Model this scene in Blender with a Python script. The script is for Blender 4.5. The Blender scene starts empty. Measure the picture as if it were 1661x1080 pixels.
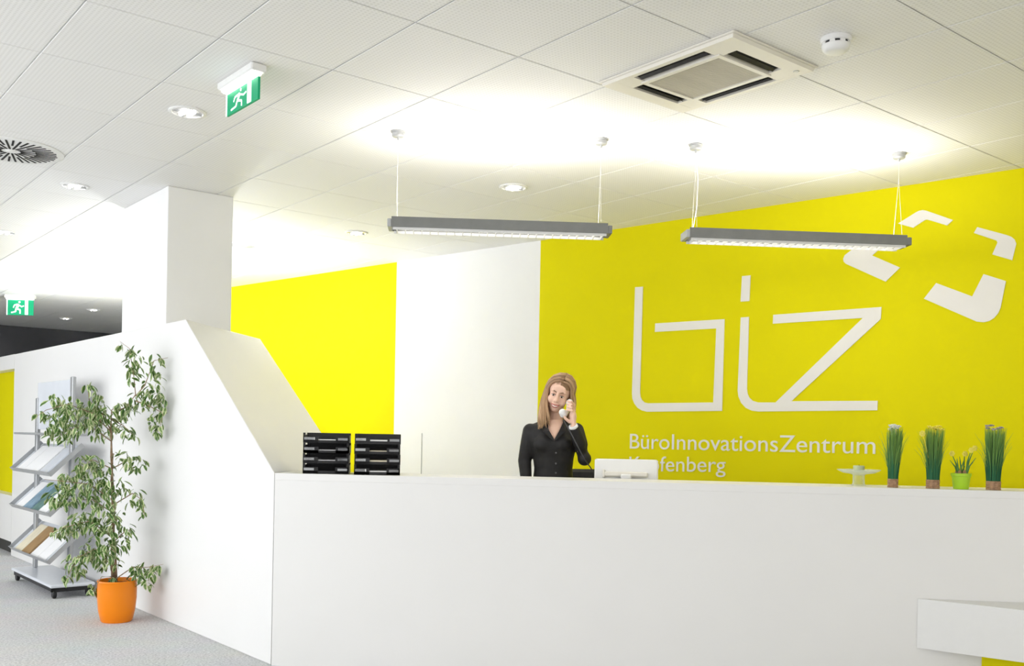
import bpy, bmesh, math, random
from mathutils import Vector, Matrix, geometry
random.seed(7)
PI = math.pi

# ------------------------------------------------------------------ camera
F, CX, CY, R, H = 1587.0, 830.5, 707.0, 0.019, 1.32      # focal (px), principal point, roll, eye height
sc = bpy.context.scene
C = sc.collection
cam_d = bpy.data.cameras.new('camera'); cam = bpy.data.objects.new('camera', cam_d); C.objects.link(cam)
cam_d.sensor_width = 36.0; cam_d.lens = 36.0 * F / 1661.0; cam_d.shift_y = (CY - 540.0) / 1661.0
cam_d.clip_start = 0.05; cam_d.clip_end = 100
cam.location = (0, 0, H); cam.rotation_euler = (PI / 2, -R, 0)
sc.camera = cam

# ------------------------------------------------------------------ world, light, exposure
wd = bpy.data.worlds.new('sky'); sc.world = wd; wd.use_nodes = True
wd.node_tree.nodes['Background'].inputs[0].default_value = (0.93, 0.96, 1.0, 1)
wd.node_tree.nodes['Background'].inputs[1].default_value = 1.0
vs = sc.view_settings
vs.view_transform = 'Standard'; vs.look = 'None'; vs.gamma = 1; vs.use_curve_mapping = False
vs.exposure = 0.36
HC = 3.07                                                  # ceiling height
K = Vector((-1.337, 5.521, 0))                             # outer corner of counter and partition
DL = Vector((-.643, .766, 0)).normalized()                 # along the partition
NL = Vector((-.766, -.643, 0)).normalized()                # out of the partition, to the windows


def lwp(s, d, z=0.0):
    return K + DL * s + NL * d + Vector((0, 0, z))


def area(name, loc, direction, sx, sy, power, col):
    l = bpy.data.lights.new(name, 'AREA'); l.shape = 'RECTANGLE'; l.size = sx; l.size_y = sy; l.energy = power; l.color = col
    o = bpy.data.objects.new(name, l); C.objects.link(o); o.location = loc
    o.rotation_euler = Vector(direction).to_track_quat('-Z', 'Y').to_euler()
    return o


# daylight in the window openings: long facade on the left, second facade behind the camera
area('daylight_facade', lwp(1.9, 5.25, 1.6), -NL, 10.0, 2.3, 235, (0.96, 0.98, 1.0))
area('daylight_rear', lwp(-8.8, 1.0, 1.6), DL, 8.0, 2.3, 80, (1.0, 0.95, 0.87))


# ------------------------------------------------------------------ pixel -> world helpers
def ray(u, v):
    dx, dy = u - CX, CY - v
    return Vector(((dx - R * dy) / F, 1.0, (dy + R * dx) / F))


EYE = Vector((0, 0, H))
def atz(u, v, z): r = ray(u, v); return EYE + r * ((z - H) / r.z)
def aty(u, v, y): return EYE + ray(u, v) * y
def onplane(u, v, p, n):
    r = ray(u, v); return EYE + r * ((p - EYE).dot(n) / r.dot(n))


def proj(p):
    d = p - EYE
    x, y = d.x / d.y * F, d.z / d.y * F
    return CX + x + R * y, CY - (y - R * x)


# ------------------------------------------------------------------ materials
def mat(name, col, rough=0.5, metal=0.0, spec=0.4, emit=None, estr=0.0, trans=0.0, noise=None, bump=None, ior=1.45, alpha=1.0):
    m = bpy.data.materials.new(name); m.use_nodes = True
    nt = m.node_tree; b = nt.nodes['Principled BSDF']
    b.inputs['Base Color'].default_value = (*col, 1); b.inputs['Roughness'].default_value = rough
    b.inputs['Metallic'].default_value = metal; b.inputs['Specular IOR Level'].default_value = spec
    b.inputs['IOR'].default_value = ior
    if trans: b.inputs['Transmission Weight'].default_value = trans
    if emit: b.inputs['Emission Color'].default_value = (*emit, 1); b.inputs['Emission Strength'].default_value = estr
    if noise or bump:
        tc = nt.nodes.new('ShaderNodeTexCoord')
    if noise:                                              # (scale, amount)
        n = nt.nodes.new('ShaderNodeTexNoise'); n.inputs['Scale'].default_value = noise[0]; n.inputs['Detail'].default_value = 4
        nt.links.new(tc.outputs['Object'], n.inputs['Vector'])
        r = nt.nodes.new('ShaderNodeValToRGB'); a = noise[1]
        r.color_ramp.elements[0].position = .3; r.color_ramp.elements[1].position = .7
        r.color_ramp.elements[0].color = (*[max(0, c * (1 - a)) for c in col], 1)
        r.color_ramp.elements[1].color = (*[min(1, c * (1 + a)) for c in col], 1)
        nt.links.new(n.outputs['Fac'], r.inputs['Fac']); nt.links.new(r.outputs['Color'], b.inputs['Base Color'])
    if bump:                                               # (scale, strength)
        n2 = nt.nodes.new('ShaderNodeTexNoise'); n2.inputs['Scale'].default_value = bump[0]; n2.inputs['Detail'].default_value = 3
        nt.links.new(tc.outputs['Object'], n2.inputs['Vector'])
        bp = nt.nodes.new('ShaderNodeBump'); bp.inputs['Strength'].default_value = bump[1]; bp.inputs['Distance'].default_value = .01
        nt.links.new(n2.outputs['Fac'], bp.inputs['Height']); nt.links.new(bp.outputs['Normal'], b.inputs['Normal'])
    return m


M = {}
M['white'] = mat('white_paint', (.84, .84, .84), .55, noise=(3, .012), bump=(60, .03))
M['counter'] = mat('white_lacquer', (.83, .825, .815), .42, noise=(2, .01), bump=(40, .015))
M['yellow'] = mat('yellow_green_paint', (.73, .66, .003), .65, spec=.08, noise=(2, .015), bump=(60, .03))
M['logo'] = mat('logo_offwhite', (.80, .78, .75), .6, noise=(8, .01))
M['charcoal'] = mat('charcoal_wall', (.075, .075, .08), .7, noise=(1.2, .3))
M['kick'] = mat('kick_dark', (.06, .06, .055), .7, noise=(5, .1))
M['metal'] = mat('grey_metal', (.42, .43, .44), .4, metal=.4, noise=(20, .05))
M['lampgrey'] = mat('lamp_grey', (.20, .205, .20), .5, metal=.2, noise=(20, .05))
M['chrome'] = mat('chrome', (.75, .75, .75), .2, metal=1.0, noise=(20, .03))
M['plastic'] = mat('white_plastic', (.80, .80, .79), .4, noise=(20, .01))
M['cream'] = mat('cream_plastic', (.78, .75, .68), .45, noise=(20, .01))
M['black'] = mat('black_plastic', (.018, .018, .02), .45, noise=(30, .2))
M['dark'] = mat('dark_void', (.012, .012, .012), .7, noise=(30, .2))
M['orange'] = mat('orange_glaze', (.90, .25, .004), .3, noise=(4, .05))
M['soil'] = mat('soil', (.06, .035, .022), .9, noise=(40, .5), bump=(60, .6))
M['bark'] = mat('bark', (.30, .21, .13), .8, noise=(40, .35), bump=(80, .4))
M['tube'] = mat('lamp_tube', (1, 1, 1), .5, emit=(1.0, .96, .88), estr=3.5, noise=(5, .0))
M['bulb'] = mat('downlight_bulb', (1, 1, 1), .5, emit=(1.0, .97, .92), estr=5.0, noise=(5, .0))
M['reflector'] = mat('reflector', (.85, .85, .85), .25, metal=.6, noise=(30, .05))
M['exitgreen'] = mat('exit_green', (.0, .27, .12), .5, emit=(.0, .30, .13), estr=.25, noise=(10, .03))
M['exitwhite'] = mat('exit_white', (.9, .9, .9), .5, emit=(.85, 1.0, .9), estr=.7, noise=(10, .01))
M['paper'] = mat('paper', (.85, .85, .85), .7, noise=(10, .01))
M['paperblue'] = mat('paper_blue', (.22, .33, .42), .5, noise=(14, .3))
M['papercream'] = mat('paper_cream', (.72, .66, .50), .6, noise=(14, .1))
M['papergreen'] = mat('paper_green', (.12, .22, .20), .5, noise=(14, .3))
M['brown'] = mat('brown_card', (.35, .22, .10), .6, noise=(14, .1))
M['acrylic'] = mat('pale_acrylic', (.72, .75, .80), .25, noise=(6, .02))
M['skin'] = mat('skin', (.80, .53, .41), .5, noise=(25, .04))
M['lips'] = mat('lips', (.55, .16, .14), .4, noise=(40, .1))
M['teeth'] = mat('teeth', (.88, .85, .80), .3, noise=(40, .02))
M['eyewhite'] = mat('eye_white', (.8, .8, .8), .3, noise=(40, .02))
M['iris'] = mat('iris', (.06, .035, .02), .2, noise=(80, .2))
M['brow'] = mat('brow', (.18, .10, .05), .7, noise=(80, .2))
M['blouse'] = mat('black_blouse', (.016, .015, .016), .6, noise=(20, .25), bump=(14, .35))
M['trouser'] = mat('dark_trousers', (.02, .02, .025), .8, noise=(30, .2))
M['button'] = mat('button', (.12, .12, .12), .2, noise=(30, .1))
M['handset'] = mat('handset_white', (.78, .78, .78), .35, noise=(20, .02))
M['wrap'] = mat('raffia_wrap', (.36, .22, .13), .85, noise=(60, .3), bump=(90, .5))
M['lime'] = mat('lime_pot', (.42, .68, .03), .4, noise=(8, .05))
M['stem'] = mat('stem_green', (.10, .24, .05), .6, noise=(30, .3))
M['petalyellow'] = mat('petal_yellow', (.85, .75, .12), .6, noise=(30, .1))
M['petalwhite'] = mat('petal_white', (.80, .82, .78), .6, noise=(30, .05))
M['petalgrey'] = mat('petal_grey', (.42, .38, .42), .6, noise=(30, .2))
M['wax'] = mat('wax', (.50, .55, .35), .5, noise=(20, .1))


def glassmat():
    """thin clear glass: mostly see-through, bright where it is grazed"""
    m = bpy.data.materials.new('clear_glass'); m.use_nodes = True; nt = m.node_tree; b = nt.nodes['Principled BSDF']
    b.inputs['Base Color'].default_value = (.80, .86, .80, 1); b.inputs['Roughness'].default_value = .08
    lw = nt.nodes.new('ShaderNodeLayerWeight'); lw.inputs['Blend'].default_value = .35
    n = nt.nodes.new('ShaderNodeTexNoise'); n.inputs['Scale'].default_value = 12
    bp = nt.nodes.new('ShaderNodeBump'); bp.inputs['Strength'].default_value = .05
    nt.links.new(n.outputs['Fac'], bp.inputs['Height']); nt.links.new(bp.outputs['Normal'], b.inputs['Normal'])
    tr = nt.nodes.new('ShaderNodeBsdfTransparent'); tr.inputs[0].default_value = (.96, .98, .95, 1); mx = nt.nodes.new('ShaderNodeMixShader')
    ma = nt.nodes.new('ShaderNodeMath'); ma.operation = 'MULTIPLY_ADD'; ma.inputs[1].default_value = .75; ma.inputs[2].default_value = .12
    nt.links.new(lw.outputs['Facing'], ma.inputs[0]); nt.links.new(ma.outputs[0], mx.inputs[0])
    nt.links.new(tr.outputs[0], mx.inputs[1]); nt.links.new(b.outputs[0], mx.inputs[2])
    nt.links.new(mx.outputs[0], nt.nodes['Material Output'].inputs['Surface'])
    return m


M['glass'] = glassmat()


def carpet():
    m = bpy.data.materials.new('grey_carpet'); m.use_nodes = True; nt = m.node_tree; b = nt.nodes['Principled BSDF']
    b.inputs['Roughness'].default_value = .95; b.inputs['Specular IOR Level'].default_value = .1
    tc = nt.nodes.new('ShaderNodeTexCoord')
    n = nt.nodes.new('ShaderNodeTexNoise'); n.inputs['Scale'].default_value = 70; n.inputs['Detail'].default_value = 5; n.inputs['Roughness'].default_value = .7
    n2 = nt.nodes.new('ShaderNodeTexNoise'); n2.inputs['Scale'].default_value = 3
    nt.links.new(tc.outputs['Object'], n.inputs['Vector']); nt.links.new(tc.outputs['Object'], n2.inputs['Vector'])
    r = nt.nodes.new('ShaderNodeValToRGB'); r.color_ramp.elements[0].position = .36; r.color_ramp.elements[1].position = .64
    r.color_ramp.elements[0].color = (.50, .505, .51, 1); r.color_ramp.elements[1].color = (.88, .88, .88, 1)
    nt.links.new(n.outputs['Fac'], r.inputs['Fac'])
    mx = nt.nodes.new('ShaderNodeMix'); mx.data_type = 'RGBA'; mx.blend_type = 'MULTIPLY'; mx.inputs['Factor'].default_value = .12
    nt.links.new(r.outputs['Color'], mx.inputs['A']); nt.links.new(n2.outputs['Color'], mx.inputs['B'])
    nt.links.new(mx.outputs['Result'], b.inputs['Base Color'])
    bp = nt.nodes.new('ShaderNodeBump'); bp.inputs['Strength'].default_value = .5; bp.inputs['Distance'].default_value = .01
    nt.links.new(n.outputs['Fac'], bp.inputs['Height']); nt.links.new(bp.outputs['Normal'], b.inputs['Normal'])
    return m


M['carpet'] = carpet()


def perforated():
    """white metal ceiling panel with fine rows of perforation"""
    m = bpy.data.materials.new('perforated_panel'); m.use_nodes = True; nt = m.node_tree; b = nt.nodes['Principled BSDF']
    b.inputs['Roughness'].default_value = .6; b.inputs['Specular IOR Level'].default_value = .25
    tc = nt.nodes.new('ShaderNodeTexCoord'); mp = nt.nodes.new('ShaderNodeMapping'); mp.inputs['Scale'].default_value = (50, 50, 0)
    nt.links.new(tc.outputs['Object'], mp.inputs['Vector'])
    fr = nt.nodes.new('ShaderNodeVectorMath'); fr.operation = 'FRACTION'; nt.links.new(mp.outputs['Vector'], fr.inputs[0])
    sb = nt.nodes.new('ShaderNodeVectorMath'); sb.operation = 'SUBTRACT'; sb.inputs[1].default_value = (.5, .5, 0); nt.links.new(fr.outputs[0], sb.inputs[0])
    ln = nt.nodes.new('ShaderNodeVectorMath'); ln.operation = 'LENGTH'; nt.links.new(sb.outputs[0], ln.inputs[0])
    r = nt.nodes.new('ShaderNodeValToRGB'); r.color_ramp.elements[0].position = .24; r.color_ramp.elements[1].position = .34
    r.color_ramp.elements[0].color = (.75, .745, .73, 1); r.color_ramp.elements[1].color = (.85, .845, .835, 1)
    nt.links.new(ln.outputs['Value'], r.inputs['Fac']); nt.links.new(r.outputs['Color'], b.inputs['Base Color'])
    return m


M['panel'] = perforated()


def leafmat():
    """variegated leaf: green middle, cream margin; per-object variation"""
    m = bpy.data.materials.new('variegated_leaf'); m.use_nodes = True; nt = m.node_tree; b = nt.nodes['Principled BSDF']
    b.inputs['Roughness'].default_value = .4
    at = nt.nodes.new('ShaderNodeAttribute'); at.attribute_name = 'edge'
    tc = nt.nodes.new('ShaderNodeTexCoord'); n = nt.nodes.new('ShaderNodeTexNoise'); n.inputs['Scale'].default_value = 45
    nt.links.new(tc.outputs['Object'], n.inputs['Vector'])
    ad = nt.nodes.new('ShaderNodeMath'); ad.operation = 'MULTIPLY_ADD'; ad.inputs[1].default_value = .8
    nt.links.new(n.outputs['Fac'], ad.inputs[0]); nt.links.new(at.outputs['Fac'], ad.inputs[2])
    r = nt.nodes.new('ShaderNodeValToRGB'); e = r.color_ramp.elements
    e[0].position = .45; e[0].color = (.028, .09, .014, 1); e[1].position = 1.15 if False else 1.0; e[1].color = (.62, .66, .38, 1)
    x = e.new(.72); x.color = (.115, .23, .04, 1)
    nt.links.new(ad.outputs[0], r.inputs['Fac']); nt.links.new(r.outputs['Color'], b.inputs['Base Color'])
    return m


M['leaf'] = leafmat()


def grassmat():
    m = mat('decor_grass', (.05, .22, .06), .6)
    nt = m.node_tree; b = nt.nodes['Principled BSDF']
    at = nt.nodes.new('ShaderNodeAttribute'); at.attribute_name = 'edge'
    r = nt.nodes.new('ShaderNodeValToRGB'); e = r.color_ramp.elements
    e[0].color = (.012, .12, .05, 1); e[1].color = (.28, .46, .07, 1)
    nt.links.new(at.outputs['Fac'], r.inputs['Fac']); nt.links.new(r.outputs['Color'], b.inputs['Base Color'])
    return m


M['grass'] = grassmat()


def hairmat():
    m = mat('light_brown_hair', (.30, .17, .08), .45)
    nt = m.node_tree; b = nt.nodes['Principled BSDF']
    at = nt.nodes.new('ShaderNodeAttribute'); at.attribute_name = 'edge'
    r = nt.nodes.new('ShaderNodeValToRGB'); e = r.color_ramp.elements
    e[0].color = (.15, .08, .04, 1); e[1].color = (.66, .43, .25, 1)
    nt.links.new(at.outputs['Fac'], r.inputs['Fac']); nt.links.new(r.outputs['Color'], b.inputs['Base Color'])
    return m


M['hair'] = hairmat()


# ------------------------------------------------------------------ mesh helpers
class MB:
    def __init__(s): s.v = []; s.f = []; s.a = []

    def add(s, vs, fs, attr=0.0):
        o = len(s.v); s.v += [tuple(p) for p in vs]; s.f += [tuple(i + o for i in f) for f in fs]
        s.a += list(attr) if isinstance(attr, (list, tuple)) else [attr] * len(vs)
        return s

    def box(s, x0, x1, y0, y1, z0, z1, M4=None, bev=0.0):
        if bev:
            b = min(bev, (x1 - x0) * .45, (y1 - y0) * .45, (z1 - z0) * .45)
            vs = []; lv = []
            for z, i in ((z0, b), (z0 + b, 0), (z1 - b, 0), (z1, b)):
                for x, y in ((x0 + i + b, y0 + i), (x1 - i - b, y0 + i), (x1 - i, y0 + i + b), (x1 - i, y1 - i - b), (x1 - i - b, y1 - i), (x0 + i + b, y1 - i), (x0 + i, y1 - i - b), (x0 + i, y0 + i + b)):
                    vs.append(Vector((x, y, z)))
            fs = [tuple(range(7, -1, -1)), tuple(range(24, 32))]
            for l in range(3):
                for k in range(8):
                    a, c = l * 8 + k, l * 8 + (k + 1) % 8
                    fs.append((a, c, c + 8, a + 8))
        else:
            vs = [Vector((x, y, z)) for z in (z0, z1) for x, y in ((x0, y0), (x1, y0), (x1, y1), (x0, y1))]
            fs = [(3, 2, 1, 0), (4, 5, 6, 7), (0, 1, 5, 4), (1, 2, 6, 5), (2, 3, 7, 6), (3, 0, 4, 7)]
        if M4: vs = [M4 @ p for p in vs]
        return s.add(vs, fs)

    def lathe(s, prof, n=24, M4=None, closed=False):
        vs = []; fs = []
        m = len(prof)
        for r, z in prof:
            for k in range(n):
                a = 2 * PI * k / n; vs.append(Vector((r * math.cos(a), r * math.sin(a), z)))
        for i in range(m - 1 + (1 if closed else 0)):
            i2 = (i + 1) % m
            for k in range(n):
                k2 = (k + 1) % n
                fs.append((i * n + k, i * n + k2, i2 * n + k2, i2 * n + k))
        if not closed:
            fs.append(tuple(range(n - 1, -1, -1))); fs.append(tuple(range((m - 1) * n, m * n)))
        if M4: vs = [M4 @ p for p in vs]
        return s.add(vs, fs)

    def tube(s, pts, rad, n=8, flat=1.0, attr=None, up=None):
        pts = [Vector(p) for p in pts]; m = len(pts)
        rad = rad if isinstance(rad, (list, tuple)) else [rad] * m
        vs = []; fs = []; at = []
        for i, p in enumerate(pts):
            t = (pts[min(i + 1, m - 1)] - pts[max(i - 1, 0)]).normalized()
            ref = Vector(up) if up else (Vector((0, 1, 0)) if abs(t.y) < .9 else Vector((1, 0, 0)))
            b = t.cross(ref).normalized(); c = t.cross(b).normalized()
            for k in range(n):
                a = 2 * PI * k / n
                vs.append(p + b * math.cos(a) * rad[i] + c * math.sin(a) * rad[i] * flat)
                at.append(attr[i] if isinstance(attr, (list, tuple)) else (attr or 0.0))
        for i in range(m - 1):
            for k in range(n):
                k2 = (k + 1) % n; fs.append((i * n + k, i * n + k2, (i + 1) * n + k2, (i + 1) * n + k))
        fs.append(tuple(range(n - 1, -1, -1))); fs.append(tuple(range((m - 1) * n, m * n)))
        return s.add(vs, fs, at)

    def prism(s, poly, d0, d1, fr):
        """polygon [(a,b)] extruded from depth d0 to d1; fr(a,b,d) -> point"""
        n = len(poly)
        vs = [fr(a, b, d0) for a, b in poly] + [fr(a, b, d1) for a, b in poly]
        tri = geometry.tessellate_polygon([[Vector((a, b, 0)) for a, b in poly]])
        fs = [tuple(t) for t in tri] + [tuple(n + i for i in reversed(t)) for t in tri]
        fs += [(i, (i + 1) % n, n + (i + 1) % n, n + i) for i in range(n)]
        return s.add(vs, fs)

    def ell(s, c, r, n=16, m=10, rot=None):
        c = Vector(c); vs = []; fs = []
        for i in range(m + 1):
            t = PI * i / m
            for k in range(n):
                a = 2 * PI * k / n
                p = Vector((r[0] * math.sin(t) * math.cos(a), r[1] * math.sin(t) * math.sin(a), r[2] * math.cos(t)))
                vs.append(c + (rot @ p if rot else p))
        for i in range(m):
            for k in range(n):
                k2 = (k + 1) % n; fs.append((i * n + k, (i + 1) * n + k, (i + 1) * n + k2, i * n + k2))
        return s.add(vs, fs)

    def mesh(s, name, smooth=False):
        me = bpy.data.meshes.new(name); me.from_pydata(s.v, [], s.f); me.validate()
        bm = bmesh.new(); bm.from_mesh(me)
        bmesh.ops.remove_doubles(bm, verts=bm.verts, dist=1e-6) if not any(s.a) else None
        bmesh.ops.recalc_face_normals(bm, faces=bm.faces); bm.to_mesh(me); bm.free()
        if any(s.a) and len(me.vertices) == len(s.a):
            at = me.attributes.new('edge', 'FLOAT', 'POINT'); at.data.foreach_set('value', s.a)
        if smooth:
            me.shade_smooth()
        return me

    def build(s, name, m, parent=None, smooth=False, loc=None):
        me = s.mesh(name, smooth); me.materials.append(M[m] if isinstance(m, str) else m)
        return link(bpy.data.objects.new(name, me), parent, loc)


def link(o, parent=None, loc=None):
    C.objects.link(o)
    if parent: o.parent = parent
    if loc is not None: o.location = loc
    return o


def tag(o, label=None, cat=None, group=None, kind=None):
    if label: o['label'] = label
    if cat: o['category'] = cat
    if group: o['group'] = group
    if kind: o['kind'] = kind
    return o


def empty(name, loc=(0, 0, 0), rz=0.0, **k):
    o = bpy.data.objects.new(name, None); C.objects.link(o); o.location = loc; o.rotation_euler = (0, 0, rz); o.empty_display_size = .1
    return tag(o, **k)


def copytree(o, parent=None):
    c = o.copy(); C.objects.link(c); c.parent = parent
    for ch in list(o.children): copytree(ch, c)
    return c


def autosmooth(o, ang=35):
    me = o.data; me.shade_smooth()
    me.set_sharp_from_angle(angle=math.radians(ang)); return o


# ------------------------------------------------------------------ the setting: floor, walls, ceiling
P0 = Vector((-3.427, 11.899, 0)); W = Vector((.756, -.655, 0)).normalized(); NW = Vector((W.y, -W.x, 0))   # back wall, normal to viewer
def wallp(s, z, d=0.0): return P0 + W * s + NW * d + Vector((0, 0, z))
def wallpx(u, v):
    q = onplane(u, v, P0, NW); return ((q - P0).dot(W), q.z)


fl = MB(); fl.box(-26, 12, -12, 26, -.1, 0); tag(fl.build('floor', 'carpet'), 'speckled light grey carpet floor', kind='structure')


def wallseg(mb, s0, s1, z0=0, z1=HC, d0=-.15, d1=0.0):
    return mb.add([wallp(s, z, d) for z in (z0, z1) for s, d in ((s0, d1), (s1, d1), (s1, d0), (s0, d0))],
                  [(3, 2, 1, 0), (4, 5, 6, 7), (0, 1, 5, 4), (1, 2, 6, 5), (2, 3, 7, 6), (3, 0, 4, 7)])


SA = wallpx(641.5, 560)[0]; SB = wallpx(875, 500)[0]
wb = tag(empty('wall_back', wallp(0, 0)), 'long back wall painted in yellow green and white fields', kind='structure')
def wfield(name, s0, s1, m):
    mb = wallseg(MB(), s0, s1); o = mb.build(name, m); o.parent = wb; o.matrix_parent_inverse = Matrix.Translation(-wb.location); return o


wfield('yellow_field', -1.3, SA, 'yellow'); wfield('white_field', SA, SB, 'white'); wfield('yellow_field', SB, 12.2, 'yellow')
sd = wallpx(684, 740)[0]
o = wallseg(MB(), sd - .004, sd + .004, 0, 1.33, 0, .004).build('panel_joint', 'metal'); o.parent = wb; o.matrix_parent_inverse = Matrix.Translation(-wb.location)

# return wall hidden behind the pillar, far charcoal wall, right and window walls
def planwall(name, a, b, th, z0, z1, m, label):
    a = Vector(a); b = Vector(b); t = (b - a).normalized(); n = Vector((-t.y, t.x, 0)) * th
    mb = MB(); mb.add([Vector((p.x, p.y, z)) for z in (z0, z1) for p in (a, b, b + n, a + n)],
                      [(3, 2, 1, 0), (4, 5, 6, 7), (0, 1, 5, 4), (1, 2, 6, 5), (2, 3, 7, 6), (3, 0, 4, 7)])
    return tag(mb.build(name, m), label, kind='structure')


q = wallp(-1.3, 0)
D2 = Vector((.777, .629, 0)).normalized(); D1 = Vector((-.63, .777, 0)).normalized()
planwall('wall_return', q, q + Vector((-.346, .94, 0)) * 7.5, -.15, 0, HC, 'white', 'return wall behind the pillar')
fa = Vector((-8.887, 16.912, 0))
planwall('wall_far', fa - D2 * 9, fa + D2 * 5, .15, 0, HC, 'charcoal', 'far charcoal wall above the partition')
wr = wallp(12.2, 0)
planwall('wall_right', wr, lwp(-9.0, (wr - K).dot(NL)), -.15, 0, HC, 'white', 'white side wall')


def facade(name, a, b, n, label):
    """window wall: low sill, header and posts, openings between"""
    a = Vector(a); b = Vector(b); t = (b - a); L = t.length; t.normalize(); nn = Vector((-t.y, t.x, 0)) * .2
    mb = MB()
    def bx(s0, s1, z0, z1):
        mb.add([a + t * s + w + Vector((0, 0, z)) for z in (z0, z1) for s, w in ((s0, nn * 0), (s1, nn * 0), (s1, nn), (s0, nn))],
               [(3, 2, 1, 0), (4, 5, 6, 7), (0, 1, 5, 4), (1, 2, 6, 5), (2, 3, 7, 6), (3, 0, 4, 7)])
    bx(0, L, 0, .4); bx(0, L, 2.8, HC)
    for i in range(n + 1):
        s = (L - .08) * i / n; bx(s, s + .08, .4, 2.8)
    return tag(mb.build(name, 'white'), label, kind='structure')


facade('wall_window', lwp(-9.0, 5.0), lwp(7.0, 5.0), 10, 'window wall along the lobby')
facade('wall_rear', lwp(-9.0, 5.0), lwp(-9.0, (wr - K).dot(NL)), 6, 'window wall behind the viewer')

# ceiling: slab and panels
ceil = MB(); ceil.box(-26, 12, -12, 26, HC + .0055, HC + .15)
ceil = tag(ceil.build('ceiling', 'white'), 'suspended ceiling of white perforated panels', kind='structure')
TA, TB = .7235, .567
A0, B0 = 2.067, 1.143
tile = MB(); tile.box(-TA / 2 + .003, TA / 2 - .003, -TB / 2 + .003, TB / 2 - .003, 0, .005, bev=.002)
tile_me = tile.mesh('ceiling_panel'); tile_me.materials.append(M['panel'])
rz = math.atan2(D1.y, D1.x)
cands = []; rest = MB()
for i in range(-14, 32):
    for j in range(-34, 30):
        c = D1 * (A0 + TA * (i + .5)) + Vector((D1.y, -D1.x, 0)) * (B0 + TB * (j + .5))
        if c.y < 1.2 or (c - P0).dot(NW) < -.4 and (c - P0).dot(W) > -1.5: continue
        if (c - fa).dot(D1) > .2: continue
        cc = Vector((c.x, c.y, HC)); u, v = proj(cc)
        if -190 < u < 1850 and -190 < v: cands.append((cc - EYE).length and (c.y, c))
cands.sort(key=lambda t: t[0])
Rz = Matrix.Rotation(rz, 4, 'Z')
for k, (y, c) in enumerate(cands):
    if k < 290:
        o = bpy.data.objects.new('ceiling_panel', tile_me); C.objects.link(o); o.parent = ceil; o.location = (c.x, c.y, HC); o.rotation_euler = (0, 0, rz)
    else:
        rest.box(-TA / 2 + .003, TA / 2 - .003, -TB / 2 + .003, TB / 2 - .003, 0, .005, Matrix.Translation((c.x, c.y, HC)) @ Rz)
if rest.v: tag(rest.build('distant_panels', 'white', ceil), kind='stuff')

# pillar
pc = [atz(197, 338, HC), atz(273, 301, HC), atz(378, 320, HC)]
p1 = pc[1]; pa = p1 + D1 * (pc[0] - p1).length; pb = p1 + D2 * (pc[2] - p1).length; pd = pa + pb - p1
mb = MB(); mb.add([Vector((p.x, p.y, z)) for z in (0, HC) for p in (p1, pb, pd, pa)], [(3, 2, 1, 0), (4, 5, 6, 7), (0, 1, 5, 4), (1, 2, 6, 5), (2, 3, 7, 6), (3, 0, 4, 7)])
pil = tag(mb.build('wall_pillar', 'white'), 'square white pillar rising from the partition to the ceiling', kind='structure')
bv = pil.modifiers.new('bevel', 'BEVEL'); bv.width = .006; bv.segments = 2

# ------------------------------------------------------------------ partition and counter
EC = Vector((.992, -.128, 0)).normalized(); EP = Vector((-EC.y, EC.x, 0))
ZC, ZT = 1.086, 2.06                                       # counter top, partition top
sA = 1.342
Apt = lwp(sA, 0)
# partition: a thick white wall with a niche at its far end (x < 22 px) and a slanted end that comes down to the counter
SE = 5.86
part = empty('wall_left', lwp(0, 0)); tag(part, 'white partition wall sloping down to the counter', kind='structure')
def padd(name, mb, m):
    o = mb.build(name, m); o.parent = part; o.matrix_parent_inverse = Matrix.Translation(-part.location); return o


Bpt = Apt + EP * 1.307
foot_r = K + EP * 1.307
far_f = lwp(SE, 0); TH = (Bpt - Apt).dot(-NL)
far_r = lwp(SE, -TH)
def z3(p, z): return Vector((p.x, p.y, z))
mb = MB()
# vertices: K floor, K counter top, apex, far top, far floor (front); same on the rear plane
fv = [z3(K, 0), z3(K, ZC), z3(Apt, ZT), z3(far_f, ZT), z3(far_f, 0)]
bk = [z3(foot_r, 0), z3(foot_r, ZC), z3(Bpt, ZT), z3(far_r, ZT), z3(far_r, 0)]
mb.add(fv + bk, [(0, 1, 2, 3, 4), (9, 8, 7, 6, 5), (1, 6, 7, 2), (2, 7, 8, 3), (3, 8, 9, 4), (0, 5, 6, 1), (0, 4, 9, 5)])
o = padd('partition_body', mb, 'counter'); b = o.modifiers.new('bevel', 'BEVEL'); b.width = .008; b.segments = 2
def lbox(s0, s1, d0, d1, z0, z1):
    m_ = MB(); m_.add([lwp(s, d, z) for z in (z0, z1) for s, d in ((s0, d0), (s1, d0), (s1, d1), (s0, d1))],
                      [(3, 2, 1, 0), (4, 5, 6, 7), (0, 1, 5, 4), (1, 2, 6, 5), (2, 3, 7, 6), (3, 0, 4, 7)]); return m_


padd('lintel', lbox(SE, 8.2, -.6, 0, 1.912, ZT), 'counter')
padd('niche_sill', lbox(SE, 8.2, -.6, 0, .14, .61), 'counter')
padd('niche_back', lbox(SE + .001, 8.2, -.62, -.12, .61, 1.912), 'yellow')
padd('toe_kick', lbox(SE, 8.2, -.6, -.06, 0, .14), 'kick')

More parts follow.
